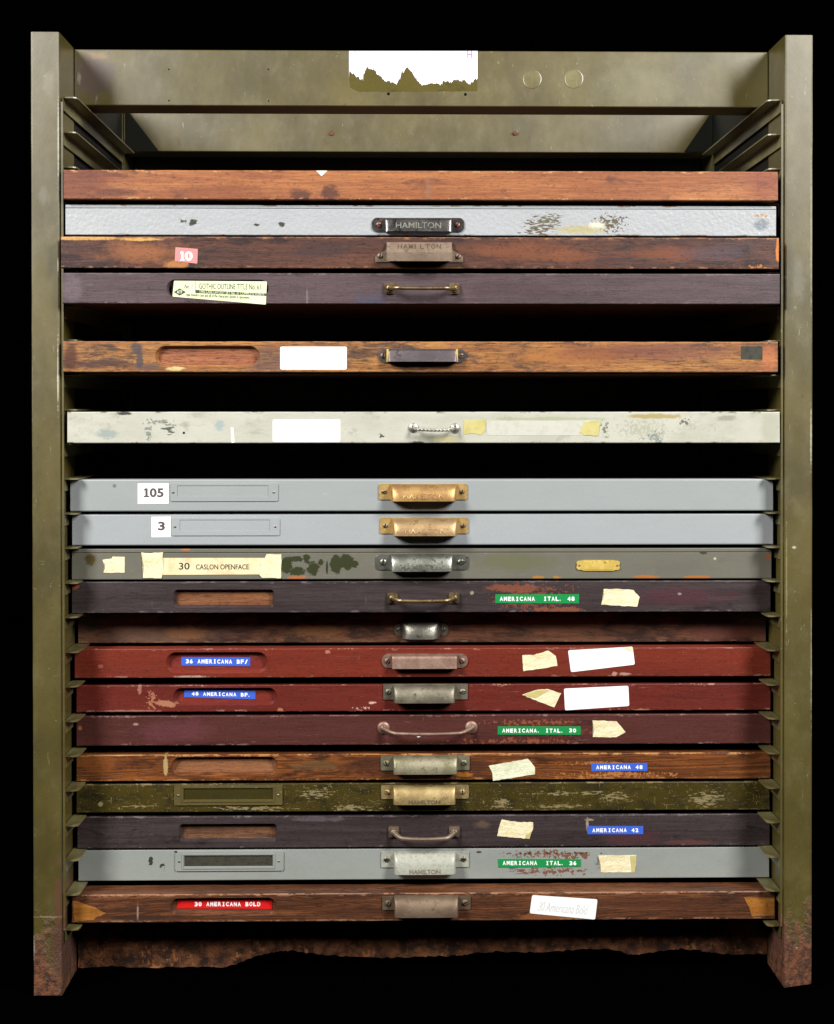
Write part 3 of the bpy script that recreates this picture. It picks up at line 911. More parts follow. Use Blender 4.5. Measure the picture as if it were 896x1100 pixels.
# --- 1 plain orange-brown board, no handle
d = drawer(3, 68, 836, 182.6, 217, 'plain orange-brown wooden type case with no handle, topmost in the cabinet')
m = wood('orange_wood', '#c07c48', '#9c5c38', '#653826', d.h, [
    (323, 210, 10, 7, '#4c2c26', 1.0, 110, .35, .8), (355, 208, 9, 9, '#4c2c26', 1.0, 110, .35, .8), (125, 207, 22, 4, '#4c2c26', 1.0, 110, .35, .6),
    (80, 198, 42, 26, '#6c3428', 0.9, 40, .8, .75), (250, 204, 60, 8, '#7c422c', 1.1, 40, .6, .5), (660, 210, 60, 6, '#84472c', 1.1, 40, .6, .5), (822, 200, 18, 22, '#8a4636', .7, 60, .5, .6),
    (460, 205, 2.5, 14, '#8a6a58', .8, 120, .4, .5), (280, 190, 28, 3.5, '#8a4a30', .9, 60, .4, .6)], d.cm, dirt=0.42, pores=0.35, wear='#cf9d68', wearamt=.4, rough=.5)
build_front(d, m)
sticker(d, [(339.5, 183.4), (352, 183.4), (349, 185.4), (345.5, 189.2), (343, 186.4)], MAT['white_label'], 'paper_scrap', th=.2, r=.3)

# --- 2 silver-grey steel drawer
d = drawer(4, 70, 834, 220, 254.6, 'silver grey steel type case with dark bronze pull and two patches of flaked paint', groove=224.5, jag=0.1)
m = paint('silver_paint', '#b6b9bc', [(580, 244, 18, 10, '#665c48', 1.9, 210, .12), (655, 240, 17, 10, '#665c48', 1.7, 190, .12), (592, 236, 14, 6, '#6a6450', 2.0, 210, .12),
    (625, 247, 24, 4.5, '#b8ad74', .9, 60, .5, .8), (641, 242, 8, 3.4, '#dcd8c4', 1.0, 80, .5), (207, 239, 4, 3.5, '#44423c', 1.0, 300, .1), (195, 238, 5, 2, '#5a564c', 1.6, 300, .1),
    (303, 241, 4, 2.6, '#4a483f', 1.2, 300, .1), (276, 242, 5, 1.5, '#4a483f', 1.6, 300, .1), (818, 232, 12, 2, '#b98a5c', 1.4, 180, .2), (818, 241, 8, 6, '#8a9096', .8, 90, .4)], d.cm,
    scr=0.2, scol='#6d6a60', dirt=0.12, dcol='#7d7c76', rough=0.36, orange=0.55, edge='#7a5c3a', h=d.h, mott=.2)
build_front(d, m, traymat=M_traym)
pull_hood(d, (399.6, 498.7, 234, 249.4), (414, 485, 234, 250), 11, MAT['darkbronze'], 'rect', 'HAMILTON', n=14, smat=MAT['coppery'], slots=(10, 50), r=5.5, flat=True, sx=7.5, tz=(.2, .62), sr=3.1, tmat=MAT['nickel'], tx=.68)

# --- 3 dark brown with pink 10
d = drawer(5, 64, 837, 254.2, 289.3, 'mottled brown wooden type case with pink number 10 label and HAMILTON name pull', jag=0.45, thick=17)
m = wood('mottled_wood', '#70493a', '#543c37', '#322526', d.h, [
    (152, 271, 38, 10, '#a86a42', .9, 60, .7, .75), (190, 284, 14, 4, '#c8864e', .9, 90, .3, .8), (560, 270, 46, 9, '#8c553a', .9, 50, .8, .7), (720, 272, 30, 7, '#8a5038', .9, 50, .8, .6),
    (610, 275, 30, 6, '#8e5638', .9, 50, .4, .6), (90, 256, 42, 1.8, '#d8a45c', .6, 60, .3), (152, 257, 20, 1.8, '#d8a45c', .6, 60, .3), (836, 268, 2.5, 12, '#d8813c', .7, 90, .2),
    (813, 286, 7, 2, '#c8783c', 1.4, 90, .3), (450, 289, 60, 1.5, '#b0742e', .9, 60, .3), (345, 270, 25, 8, '#4c3a3a', .9, 50, .4, .7), (770, 272, 34, 8, '#5c4a50', .9, 50, .4, .7)],
    d.cm, dirt=0.62, pores=0.5, wear='#a87650', wearamt=.8, rough=.36)
build_front(d, m)
lab = sticker(d, [(188.6, 265.6), (212.6, 267.4), (212, 283.2), (187.8, 280.6)], MAT['pink'])
x0, z0 = d.c(193.8, 280.2); x1, z1 = d.c(207, 270.2)
bm = bmesh.new()
xm = x0+(x1-x0)*0.36
box(bm, x0+1.0, x0+3.2, -0.6, -0.3, z0, z1); box(bm, x0, x0+4.4, -0.6, -0.3, z0-0.02, z0+1.3); box(bm, x0+.1, x0+1.2, -.59, -.3, z1-2.2, z1-.5)
text_bm('0', xm, x1, z0, z1, -0.3, 0.3, bold=0.035, bm=bm)
finish('lettering', bm, MAT['white_ink'], lab)
# name-plate pull with triangular ears
hx0, hz1 = d.c(415.5, 260.5); hx1, hz0 = d.c(485.4, 282)
ex0, ez = d.c(403, 281.6); ex1, _ = d.c(497.5, 281)
bm = bmesh.new()
prism(bm, roundpoly([(hx0+2, hz1-1), (hx1-2, hz1-1), (hx1+1, hz1-8), (ex1, ez+6), (ex1, ez), (hx1-2, ez), (hx0+2, ez), (ex0, ez), (ex0, ez+6), (hx0-1, hz1-8)], 1.0, 2), -1.3, 0)
hd = finish('handle', bm, MAT['antique'], d.o)
bm = bmesh.new()
zs = hz0+(hz1-hz0)*0.44
prof = [(-1.2, hz1), (-2.6, hz1), (-7.0, zs+0.8), (-13.6, zs), (-14.2, zs-1), (-14.4, hz0), (-13.2, hz0), (-13.0, zs-1.6), (-6.6, zs-0.8), (-1.2, hz1-2.5)]
a = [bm.verts.new((hx0, y, z)) for y, z in prof]; b = [bm.verts.new((hx1, y, z)) for y, z in prof]
bm.faces.new(a); bm.faces.new(list(reversed(b)))
for i in range(len(prof)): bm.faces.new((a[i], b[i], b[(i+1) % len(prof)], a[(i+1) % len(prof)]))
for xa in (hx0-0.01, hx1-0.99):   # end cheeks
    q = [(-1.2, hz1-.1), (-2.6, hz1-.1), (-7.0, zs+0.75), (-13.6, zs-.05), (-14.3, hz0+1.0), (-1.2, hz0+3)]
    aa = [bm.verts.new((xa, y, z)) for y, z in q]; bb = [bm.verts.new((xa+1.0, y, z)) for y, z in q]
    bm.faces.new(aa); bm.faces.new(list(reversed(bb)))
    for i in range(len(q)): bm.faces.new((aa[i], bb[i], bb[(i+1) % len(q)], aa[(i+1) % len(q)]))
finish('hood', bm, MAT['antique'], hd)
def wp(X, Z): return -2.6-(hz1-Z)/(hz1-zs)*4.4-0.15
W = hx1-hx0
bm = bmesh.new()
for i, ch_ in enumerate('HAMILTON'):
    xa = hx0+W*(.17+.68*i/8); lw = W*.064*(0.35 if ch_ == 'I' else 1)
    text_bm(ch_, xa, xa+lw, zs+(hz1-zs)*.40, zs+(hz1-zs)*.84, 0, .3, bold=.012, warp=wp, bm=bm)
finish('raised_lettering', bm, plain('dark_brass_lettering', '#5a4a34', .5), hd)
screws(d, hd, ((ex0+5.2, ez+6.5), (ex1-5.2, ez+6.2)), MAT['antique'], 3.0, (65, 45))

# --- 4 purple-brown with pale green paper label
d = drawer(6, 67, 838, 293.2, 327, 'dark purple-brown type case with printed pale green paper label and thin bar pull')
m = wood('purple_wood', '#655357', '#534548', '#382c2e', d.h, [(330, 320, 1.2, 10, '#8a7d80', .8, 90, .3, .6), (400, 322, 18, 5, '#4a5068', 1., 50, .5, .5),
    (548, 310, 60, 10, '#4c383c', .9, 40, .5, .5), (78, 310, 10, 14, '#7a6a70', .9, 50, .5, .5)], d.cm, dirt=0.35, pores=0.3, wear='#7a6468', wearamt=.5, fleck='#8a767a', rough=.4)
build_front(d, m, (179, 288.5, 300.5, 319.5), recmat=m)
lab = sticker(d, [(187, 301.6), (286.8, 302.4), (285.6, 327.2), (185.4, 318.6)], MAT['greenpaper'], 'printed_label', -0.05, .3, .8)
def quadtext(d, s, tl, br, par, mat, y=-0.4, bold=0.0, rot=0.0, shear=0, th=.12):
    x0, z1 = d.c(*tl); x1, z0 = d.c(*br)
    bm = text_bm(s, x0, x1, z0, z1, y, th, bold=bold, rot=rot, shear=shear)
    return finish('lettering', bm, mat, par)
quadtext(d, 'GOTHIC OUTLINE TITLE No. 61', (214, 304.8), (280, 310.8), lab, MAT['greenink'], rot=-.012)
bm = bmesh.new()
band = [d.c(210, 311.4), d.c(286, 315.2), d.c(286, 318), d.c(210, 314.8)]
prism(bm, band, -.5, -.36)
dm = [d.c(186.8, 313.8), d.c(193, 309.8), d.c(200, 313.8), d.c(193, 317.6)]
prism(bm, dm, -.5, -.36)
x0, z0 = d.c(210, 311.8); x1, z1 = d.c(209.3, 302.2)
box(bm, x0-.3, x0+.1, -.45, -.36, z0, z1)
finish('printed_band', bm, plain('dark_green_ink', '#3a4236', .6), lab)
quadtext(d, 'ATF', (190, 312), (196, 315.4), lab, MAT['greenpaper'], y=-.5, bold=.02)
quadtext(d, 'THIS CASE LAYOUT SET No. 31 COMPLETE FONTS', (214, 313), (284, 316.4), lab, MAT['greenpaper'], y=-.5, rot=-.05)
quadtext(d, 'type foundry case and all of the characters shown in specimens', (200, 316.2), (268, 320.5), lab, MAT['greenink'], rot=-.045)
quadtext(d, 'No. 1', (198, 305.4), (207, 310), lab, MAT['greenink'], shear=.3)
pull_bar(d, (418.5, 309.8), (488, 310.2), 309.5, 1.0, MAT['oldbrass'], R=5.6, rad=2.1, proj=13)

# --- 5 golden oak with routed slot
d = drawer(8, 67, 836, 366.6, 399.6, 'golden oak type case with empty routed slot, blank white label and dark grey pull', jag=0.4)
m = wood('golden_oak', '#c2884a', '#965f36', '#453330', d.h, [
    (150, 385, 4, 14, '#4a4448', .9, 110, .3, .85), (147, 374, 6, 5, '#4a4448', .9, 110, .3, .85), (76, 384, 7, 20, '#4a2318', .5, 60, .5, .8), (189, 396, 10, 2.2, '#ddc88a', .8, 120, .3),
    (600, 383, 50, 8, '#b8783c', .9, 50, .7, .7), (650, 378, 50, 10, '#8a4c34', .9, 40, .5, .5), (290, 388, 24, 14, '#4c4048', .9, 60, .5, .6), (720, 378, 70, 8, '#7c4a3e', .9, 40, .5, .7),
    (826, 384, 8, 12, '#c8744a', .8, 60, .5, .6), (160, 394, 14, 4, '#54464a', .8, 60, .5, .7)],
    d.cm, dirt=0.55, pores=0.85, wear='#b8784a', wearamt=.9, grain=1.2, rough=.5)
mr = wood('golden_oak_slot', '#c07c54', '#9c5e40', '#603a30', 30, dirt=.2, pores=.8)
build_front(d, m, (166.7, 279.2, 371.5, 394.4), recmat=mr)
sticker(d, [(301, 372.4), (372.6, 372.4), (372.6, 397), (301, 397)], MAT['white_label'], 'paper_label', r=2)
mh = MAT['blackmetal']
hd = pull_hood(d, (406, 500.8, 374.6, 389.8), (417, 490.5, 374.6, 388.8), 10, mh, 'round', None, n=18, flat=True, sx=5.5, slots=(80, 10), smat=MAT['antique'])
for xa in (416.5, 490.5):
    x, z1 = d.c(xa, 375.2); _, z0 = d.c(xa, 389)
    bm = bmesh.new(); prism(bm, rrect(x-1.1, x+1.1, z0, z1, .6, 2), -8.5, -1.25); finish('gold_end_strip', bm, MAT['goldedge'], hd)
x0, z1 = d.c(796, 371.7); x1, z0 = d.c(819, 386.5)
sticker(d, [(796, 371.7), (819, 372.2), (819, 386.5), (796, 386)], MAT['grime'], 'dark_patch', th=.15)

# --- 6 off-white steel drawer
d = drawer(10, 72, 838, 442.3, 476, 'off-white stained type case with tiny twisted wire pull, alone between two empty slots', jag=0.15)
m = paint('offwhite_paint', '#d0cfc0', [
    (462, 470, 20, 4, '#9a9a88', 1.2, 90, .4, .6), (448, 476, 8, 2, '#4a4a40', 1., 150, .3), (181, 461, 6, 6, '#5c6258', 2.2, 160, .2), (168, 453, 12, 3, '#8a9088', 1.8, 120, .3), (160, 466, 4, 8, '#8a9088', 1.8, 120, .3),
    (197.5, 465, 1.4, 1.4, '#1c1c1a', .2, 90, .1), (409, 468, 3, 2.4, '#44443c', 1.4, 200, .2), (700, 447, 26, 2.5, '#b09a50', 1., 60, .3, .8), (780, 449, 10, 3, '#909282', .9, 90, .4, .7),
    (690, 461, 26, 10, '#a9ab90', 1.6, 90, .3, .6), (735, 453, 5, 4, '#70725f', 1.3, 130, .2), (704, 470, 10, 5, '#6a7a78', 1.8, 130, .2, .7), (115, 466, 10, 5, '#9aa6a2', 1.1, 70, .4, .8),
    (590, 450, 60, 2, '#aeb58e', 1., 60, .4, .7), (236, 457, 5, 5, '#9ab0b4', 1., 90, .4, .7), (133, 444, 8, 1.8, '#3d3d35', 1., 150, .3), (650, 461, 4, 8, '#80846a', 1.6, 110, .3), (480, 472, 14, 3, '#d8d0a0', .8, 70, .4),
    (828, 460, 10, 18, '#b0b09a', .4, 60, .4, .6)],
    d.cm, scr=0.5, scol='#77786a', scrd=0.02, dirt=0.5, dcol='#8f917c', rough=.5, edge='#77745c', h=d.h, base2='#b8b8a6', mott=.6, chips=.12, chip='#7d8072')
build_front(d, m, traymat=M_traym)
sticker(d, [(293, 450.8), (365.6, 450.8), (365.6, 475), (293, 475)], MAT['white_label'], 'paper_label', r=2)
sticker(d, ragged([(498.5, 451.2), (522, 451.2), (521, 463), (516, 467.5), (508, 465.5), (498, 466.8)], .4), MAT['tape_yellow'], 'tape_remnant')
sticker(d, [(523, 451.8), (640, 451.8), (634, 467.6), (523, 467.8)], plain('pale_strip', '#d3d2c5', .5, .6, .75, '#bdbcaa', 160), 'paint_strip', th=.12)
sticker(d, ragged([(622, 464), (628, 453), (645, 451.5), (643, 468), (628, 467.8)], .5), MAT['tape_yellow'], 'tape_remnant', y=-.2)
sticker(d, [(248, 459), (250.5, 459), (252, 475.5), (248.6, 475.5)], MAT['white_label'], 'paint_mark', th=.12)
pull_bar(d, (444.2, 459.4), (488.8, 460), 461, 1.6, MAT['whitewire'], ros='round', R=5.6, rad=1.4, proj=11, slots=(-50, 80), twist=True)

# --- 7, 8 blue-grey steel drawers
M7 = None
d = drawer(12, 75, 831, 514.2, 549.4, 'clean blue-grey steel type case with white 105 label and bright brass pull', jag=0.04, edge_r=1.4)
m = paint('bluegrey_paint', '#abb0b0', [(123, 522, 2, 2, '#7a8488', .5, 90, .3)], d.cm, scr=0.05, scol='#7a7f82', dirt=0.06, dcol='#7d868a', rough=.32, mott=.12, edge=None)
build_front(d, m, traymat=M_traym)
holder(d, (183.2, 299, 519, 538.4), (190.6, 288.4, 521.6, 533.2), m, m, th=.9, raised=False)
def slab1(bm, x0, x1, z0, z1, y):
    xm = (x0+x1)/2; w = (x1-x0)*.19; H = z1-z0
    box(bm, xm-w, xm+w, y-.3, y, z0, z1)
    box(bm, x0, x1, y-.31, y, z0-.02, z0+H*.14)
    prism(bm, [(x0+.1, z1-H*.16), (xm-w+.1, z1+.02), (xm-w+.1, z1-H*.14), (x0+.1, z1-H*.3)], y-.305, y)
lab = sticker(d, [(148, 519.4), (181.2, 519.2), (181.2, 541.2), (148, 541.4)], MAT['white_label'], 'number_label')
mnum = plain('grey_ink', '#5c5450', .5, .1)
bm = bmesh.new()
x0, z1 = d.c(154.6, 524.4); x1, z0 = d.c(160.4, 533.8); slab1(bm, x0, x1, z0, z1, -.35)
x0, z1 = d.c(161, 524.2); x1, z0 = d.c(168.4, 534); text_bm('0', x0, x1, z0, z1, -.35, .3, bold=.03, bm=bm)
x0, z1 = d.c(169, 524.4); x1, z0 = d.c(175.8, 534); text_bm('5', x0, x1, z0, z1, -.35, .3, bold=.03, bm=bm)
finish('lettering', bm, mnum, lab)
pull_hood(d, (407, 501.8, 519.6, 536.6), (420, 490, 519.8, 537.6), 15, MAT['brass'], hm=MAT['hoodbrass'], shape='rect', text='HAMILTON', n=7, smat=MAT['antique'], slots=(25, 60), sr=2.7, sx=5.6, r=2)

d = drawer(13, 77, 831, 552.4, 586, 'clean blue-grey steel type case with small white 3 label and aged brass pull', jag=0.04, edge_r=1.4)
build_front(d, paint('pale_bluegrey_paint', '#b2b7b9', scr=0.05, scol='#7a7f82', dirt=0.06, dcol='#7d868a', rough=.32, mott=.12), traymat=M_traym)
mm = d.front.data.materials[0]
holder(d, (184.4, 300.6, 556, 575.2), (193.2, 290, 558.4, 570.4), mm, mm, th=.9, raised=False)
lab = sticker(d, [(162.8, 555.2), (183.6, 555), (183.8, 577), (162.8, 577.2)], MAT['white_label'], 'number_label')
x0, z1 = d.c(170, 560.2); x1, z0 = d.c(177.2, 569.6)
finish('lettering', text_bm('3', x0, x1, z0, z1, -.35, .3, bold=.03), mnum, lab)
pull_hood(d, (408.3, 503, 556, 573), (422, 491, 556.6, 574.4), 15, MAT['brass'], hm=MAT['rosebrass'], shape='rect', text='HAMILTON', n=7, smat=MAT['antique'], slots=(70, 60), sr=2.7, sx=5.6, r=2)

# --- 9 grey-green steel drawer
d = drawer(14, 77, 829, 589.6, 622.8, 'olive grey steel type case with 30 CASLON OPENFACE card taped on and small brass plate', groove=593.6, jag=0.08)
ch = '#3c4026'
m = paint('grey_olive_paint', '#7a776b', [
    (308, 607, 6, 9, ch, .9, 190, .1), (319, 614, 9, 4.5, ch, .7, 190, .1), (318, 600.5, 8, 3, ch, .9, 190, .1), (336, 611, 7, 7, ch, .8, 210, .1), (330, 600, 4, 5, ch, .9, 190, .1), (345, 604, 3, 3, ch, .8, 260, .1),
    (351.3, 610, 1.3, 7, ch, .6, 260, .1), (361, 606, 7, 10, ch, .55, 170, .1), (372, 604, 8, 8, ch, .6, 170, .1), (381, 606, 4, 4, ch, .8, 210, .1),
    (97, 601, 6, 6, '#5a4a1e', 1., 120, .3, .9), (202-3, 590.5, 5, 1.2, '#c07a40', .8, 100, .3), (318, 620.5, 10, 2, '#b5714c', .9, 100, .3), (694, 620, 13, 2.2, '#b8743e', .7, 120, .2), (750, 620.4, 15, 2.2, '#b8743e', .7, 120, .2),
    (578, 620.5, 6, 2, '#b8843e', .9, 120, .2), (598, 620.5, 4, 2, '#b8843e', .9, 120, .2), (756, 594, 4, 1.5, '#4a4638', .8, 120, .2), (768, 600, 1.5, 1.5, '#c9c09a', .5, 120, .2), (557, 604, 40, 8, '#70704c', .8, 40, .5, .6),
    (825, 598, 3, 3, '#a8643e', 1., 120, .2)], d.cm, scr=0.18, scol='#a5a48c', dirt=0.2, dcol='#4a4a34', rough=.34, mott=.35)
build_front(d, m, traymat=M_traym)
tape(d, [(110, 601.4), (120, 600), (121, 597.8), (134.2, 598.2), (134.2, 615), (111, 615), (113, 610)])
lab = sticker(d, [(174, 599.3), (284, 599.3), (281, 617), (174, 617.5)], MAT['card'], 'title_card', th=.4)
quadtext(d, '30', (192.4, 604.4), (203.8, 611.8), lab, MAT['black_ink'], y=-.45, bold=.01)
quadtext(d, 'CASLON OPENFACE', (210.6, 606.2), (267.4, 611.6), lab, MAT['black_ink'], y=-.45, bold=.008)
tape(d, [(151.9, 593.2), (160, 594), (175.4, 593), (174.6, 602), (176.3, 613), (173.5, 621.2), (153.8, 620.8), (154.6, 610)], y=-.46)
tape(d, [(286.4, 595.2), (302.4, 595.4), (302, 621.2), (281.5, 620.6), (278.6, 617), (280, 603), (284, 600)], y=-.46)
pull_hood(d, (403.8, 503, 595.6, 611.8), (420, 486, 595.2, 612.6), 12, MAT['nickel'], 'rect', 'HAMILTON', n=9, slots=(80, 20), r=4.5, sx=8, tz=(.1, .42), tmat=MAT['steel'], tx=.7, sr=3.6)
bx = [d.c(619, 604.2), d.c(621, 602.4), d.c(625, 602.2), d.c(627, 601.6), d.c(659, 601.6), d.c(661, 602.2), d.c(664.5, 602.4), d.c(666, 604.4), d.c(665, 607.2), d.c(666, 610), d.c(664.5, 612), d.c(661, 612.2), d.c(659, 613), d.c(627, 613), d.c(625, 612.2), d.c(621, 612), d.c(619, 610), d.c(620, 607.2)]
bm = bmesh.new(); prism(bm, roundpoly(bx, .5, 2), -1.2, 0); bp = finish('brass_plate', bm, MAT['goldedge'], d.o)
for xx in (622.3, 662.9):
    x, z = d.c(xx, 607.2); bm = bmesh.new(); dome(bm, x, z, -1.2, 1.3, .6, seg=12); finish('nail_head', bm, MAT['antique'], bp, True)
bm = bmesh.new(); X0, Z1 = d.c(627.5, 603); X1, Z0 = d.c(658.5, 611.6)
prism(bm, rrect(X0, X1, Z0, Z1, .8, 2), -1.5, -1.2); finish('plate_panel', bm, MAT['goldedge'], bp)

# --- 10 dark purple-black
def darkwood(name, d, pts, **k):
    return wood(name, '#4b4041', '#3c3131', '#251d1d', d.h, pts, d.cm, dirt=0.35, pores=.35, wear='#75676c', wearamt=.45, fleck='#857880', rough=.4, **k)
d = drawer(15, 77, 828, 624.8, 658.6, 'blackish purple type case with empty slot and green AMERICANA ITAL. 48 label')
m = darkwood('blackened_wood', d, [(575, 642, 36, 15, '#8a4a36', 1.3, 150, .15, .8), (555, 632, 30, 4, '#96563e', 1.2, 120, .2, .7), (600, 655, 26, 3, '#9a5a3e', 1.2, 120, .2, .7),
    (507, 636.8, 2, 2, '#a89880', .5, 120, .3), (80, 630, 5, 3, '#a85a3a', 1., 150, .2), (730, 641, 50, 9, '#5a3038', .9, 40, .5, .6), (730, 638, 2, 1.5, '#9a8a8c', .5, 100, .3), (448, 659, 14, 1.4, '#a8752e', .9, 90, .3)])
mr10 = wood('slot_wood', '#a87048', '#8a5638', '#4c3024', 30, dirt=.35, pores=.6)
build_front(d, m, (186.6, 294.7, 633.6, 652.6, 4.5), recmat=mr10)
pull_bar(d, (421.5, 642.2), (488, 642), 643.5, 1.4, MAT['oldbrass'], R=5.8, rad=2.2, proj=14, slots=(50, 90))
dymo(d, [(532, 638.4), (622.2, 638.2), (622, 648.2), (532, 647.8)], MAT['green'], 'AMERICANA  ITAL. 48')
tape(d, [(648.4, 632.8), (665, 632.6), (680.6, 633.8), (687.2, 641.4), (684.4, 651.8), (645.9, 649.5), (648.7, 639.5)])

# --- 11 set-back brown drawer with small cup pull
d = drawer(16, 81, 828, 659.4, 691.4, 'shadowed dark brown type case set back deeper than the rest, with small cup pull', Y=60, jag=.2)
d_w = d
m = wood('dark_brown_wood', '#875840', '#6a4430', '#32231e', d.h, [(160, 682, 70, 8, '#8a6a58', 1., 40, .5, .5), (200, 680, 20, 6, '#a06a40', 1.1, 60, .4, .6), (780, 680, 50, 8, '#8a5040', .9, 50, .5, .6), (345, 678, 30, 6, '#9a6a40', 1., 50, .4, .6)],
    d.cm, dirt=.75, pores=.5, wear='#8a6a50', wearamt=.8)
build_front(d, m)
X0, Z1 = d.c(423.2, 667.5); X1, Z0 = d.c(481.8, 684.4)
bm = bmesh.new(); prism(bm, rrect(X0, X1, Z0+1, Z1-1.5, 7.6, 8), -1.3, 0)
hd = finish('handle', bm, MAT['steel'], d.o, True, 30)
bm = bmesh.new(); hx0, hz1 = d.c(432, 666.8); hx1, hz0 = d.c(472, 684.8)
cup(bm, hx0, hx1, hz0, hz1, 13, n=2.6)
finish('hood', bm, MAT['steel'], hd, True, 60)
screws(d, hd, ((X0+5.4, (Z0+Z1)/2), (X1-5.4, (Z0+Z1)/2)), MAT['antique'], 2.6, (30, 120))

# --- 12 brick red
def redwood(name, a, b, c_, d, pts, **k):
    return wood(name, a, b, c_, d.h, pts, d.cm, dirt=0.22, pores=.15, grain=.35, wear=k.pop('wear', '#a87868'), wearamt=.35, fleck='#b98a80', rough=.42, **k)
d = drawer(17, 80, 828, 693.2, 728.4, 'brick red type case with blue 36 AMERICANA BF label in its slot and pinkish pull')
m = redwood('brick_red_paint', '#83301d', '#72281b', '#4e1b14', d, [(660, 724, 3, 2, '#c09080', .9, 150, .2), (672, 724, 6, 1.6, '#c09080', 1., 150, .2), (352, 700, 3, 2, '#b87868', .9, 150, .2), (205, 727, 16, 1.4, '#c0a088', 1., 100, .3), (108, 716, 3, 2, '#a85a50', .9, 100, .2)])
mrr = redwood('brick_red_slot', '#8a3428', '#7a2c22', '#4c1c18', d, [])
build_front(d, m, (178.2, 288, 700.8, 723), recmat=mrr)
dymo(d, [(194, 706.6), (268.4, 707), (268.2, 716.4), (194, 716)], MAT['blue'], '36 AMERICANA BF/', (0.06, .97), y=-.05+d.recy)
pull_hood(d, (410, 502.6, 702.2, 717.2), (421, 491, 702.4, 716.6), 9, MAT['pinkmetal'], 'round', None, n=16, flat=True, sx=6.2, slots=(60, 130), sr=3.2)
tape(d, [(561, 703.8), (573.5, 703.6), (589, 698.9), (596.9, 704.4), (598.8, 715.3), (580, 718.4), (562.2, 721)])
sticker(d, [(610.2, 698.6), (679.7, 694.6), (682, 713.8), (613.3, 722)], MAT['white_label'], 'paper_label', r=2)
tape(d, [(668, 695.6), (679.6, 695.0), (679.8, 700), (674, 698.4)], y=-.37)

# --- 13
d = drawer(18, 82, 828, 736.2, 765, 'deep red type case with blue 48 AMERICANA BF label in its slot and grey pull', thick=24)
m = redwood('deep_red_paint', '#74291e', '#642119', '#441712', d, [(163, 752, 5, 11, '#b4765a', 1.4, 140, .15), (178, 756, 10, 4, '#b87c60', 1.2, 140, .15), (301, 763, 3, 3, '#b4765a', .8, 140, .2), (388, 760, 8, 1.6, '#d8b0a0', 1.3, 140, .2),
    (400, 755, 4, 1.2, '#d8b0a0', 1., 140, .2), (140, 764, 30, 1.4, '#a87060', 1., 100, .3), (690, 763, 8, 1.6, '#c88a60', .8, 140, .3), (150, 740, 2, 6, '#a87060', 1.2, 140, .2)], wear='#b08070')
build_front(d, m, (186, 297.5, 739.2, 757.2), recmat=mrr)
dymo(d, [(197.3, 741.6), (273.9, 743.2), (273.9, 752.2), (196.9, 750)], MAT['blue'], '48 AMERICANA BF.', (0.1, .95), y=-.05+d.recy)
pull_hood(d, (411.8, 502.4, 734.6, 751), (423, 488.6, 735.4, 752.6), 13, MAT['greymetal'], 'rect', None, n=9, slots=(60, 10), r=.8, sx=5.4, sr=3.2)
tape(d, [(561, 746.3), (575, 741.4), (588.3, 740), (603, 744.7), (595.3, 759.8), (578, 753.4)], fold=[(561.6, 746.8), (576, 749.6), (590, 741), (577, 741.6), (566, 744.6)])
sticker(d, [(605.8, 739.7), (675, 736.6), (676, 758.3), (607, 763)], MAT['white_label'], 'paper_label', r=2)

# --- 14 maroon
d = drawer(19, 82, 828, 767.6, 801.2, 'dull maroon type case with curved wire pull and green AMERICANA ITAL. 30 label')
m = redwood('maroon_paint', '#5e312b', '#502722', '#361a17', d, [(575, 776, 44, 3, '#a05a3c', 1.3, 90, .2, .8), (560, 796, 60, 3, '#a05a3c', 1.4, 90, .2, .7), (610, 786, 30, 4, '#8a4a38', 1.4, 90, .2, .6), (450, 789.6, 2.6, 2.2, '#e8e0d4', .7, 300, .1),
    (146, 778, 3, 1.4, '#b08a80', .8, 100, .3), (86, 782, 2, 2.4, '#a86a40', .8, 100, .3), (190, 785, 40, 10, '#744048', .9, 40, .5, .5), (753, 799, 3, 1.3, '#a89890', .8, 100, .3)], wear='#8a6a62')
build_front(d, m)
pull_bar(d, (412, 782), (506.5, 781.4), 784, 3.0, MAT['pinkmetal'], ros='round', R=7.2, rad=2.0, proj=15, slots=(85, 80))
dymo(d, [(534.6, 780.2), (623.8, 780.2), (623.8, 789.2), (534.6, 789)], MAT['green'], 'AMERICANA. ITAL. 30')
tape(d, [(636.4, 773.9), (662.5, 774.8), (667, 780), (672, 786.4), (661.7, 791.9), (636.7, 791.6), (638.3, 783.8)])

# --- 15 orange figured wood
d = drawer(20, 82, 828, 811, 839.2, 'amber figured wooden type case with empty slot and blue AMERICANA 48 label', thick=27, jag=.35)
m = wood('amber_wood', '#a2602f', '#7c4524', '#3e2418', d.h, [
    (178, 822, 2.5, 12, '#cdb27c', .6, 140, .2, .8), (420, 824, 50, 10, '#4c2c20', .9, 60, .4, .7), (500, 826, 28, 10, '#402a22', .9, 60, .4, .6), (660, 832, 60, 3, '#d08a50', 1.3, 70, .2, .7), (645, 820, 40, 2, '#d08a50', 1.3, 70, .2, .6),
    (340, 822, 26, 5, '#6e5a3c', 1., 70, .3, .5), (498, 832, 8, 3, '#b8742e', .8, 90, .3), (105, 820, 20, 10, '#9a5a2c', .8, 40, .5, .6)],
    d.cm, dirt=.42, pores=.45, wear='#c08a52', wearamt=.8, figure=.6, rough=.34)
mr = wood('amber_slot', '#a8704c', '#94603e', '#6a4430', 30, dirt=.1, pores=.4)
build_front(d, m, (184.2, 298.6, 813.4, 832.8), recmat=mr)
pull_hood(d, (409, 504.4, 811.5, 827), (422.6, 491, 811.6, 828.4), 13, MAT['greenmetal'], 'rect', None, n=12, slots=(110, 150), r=1.2, sx=6, sr=3.3)
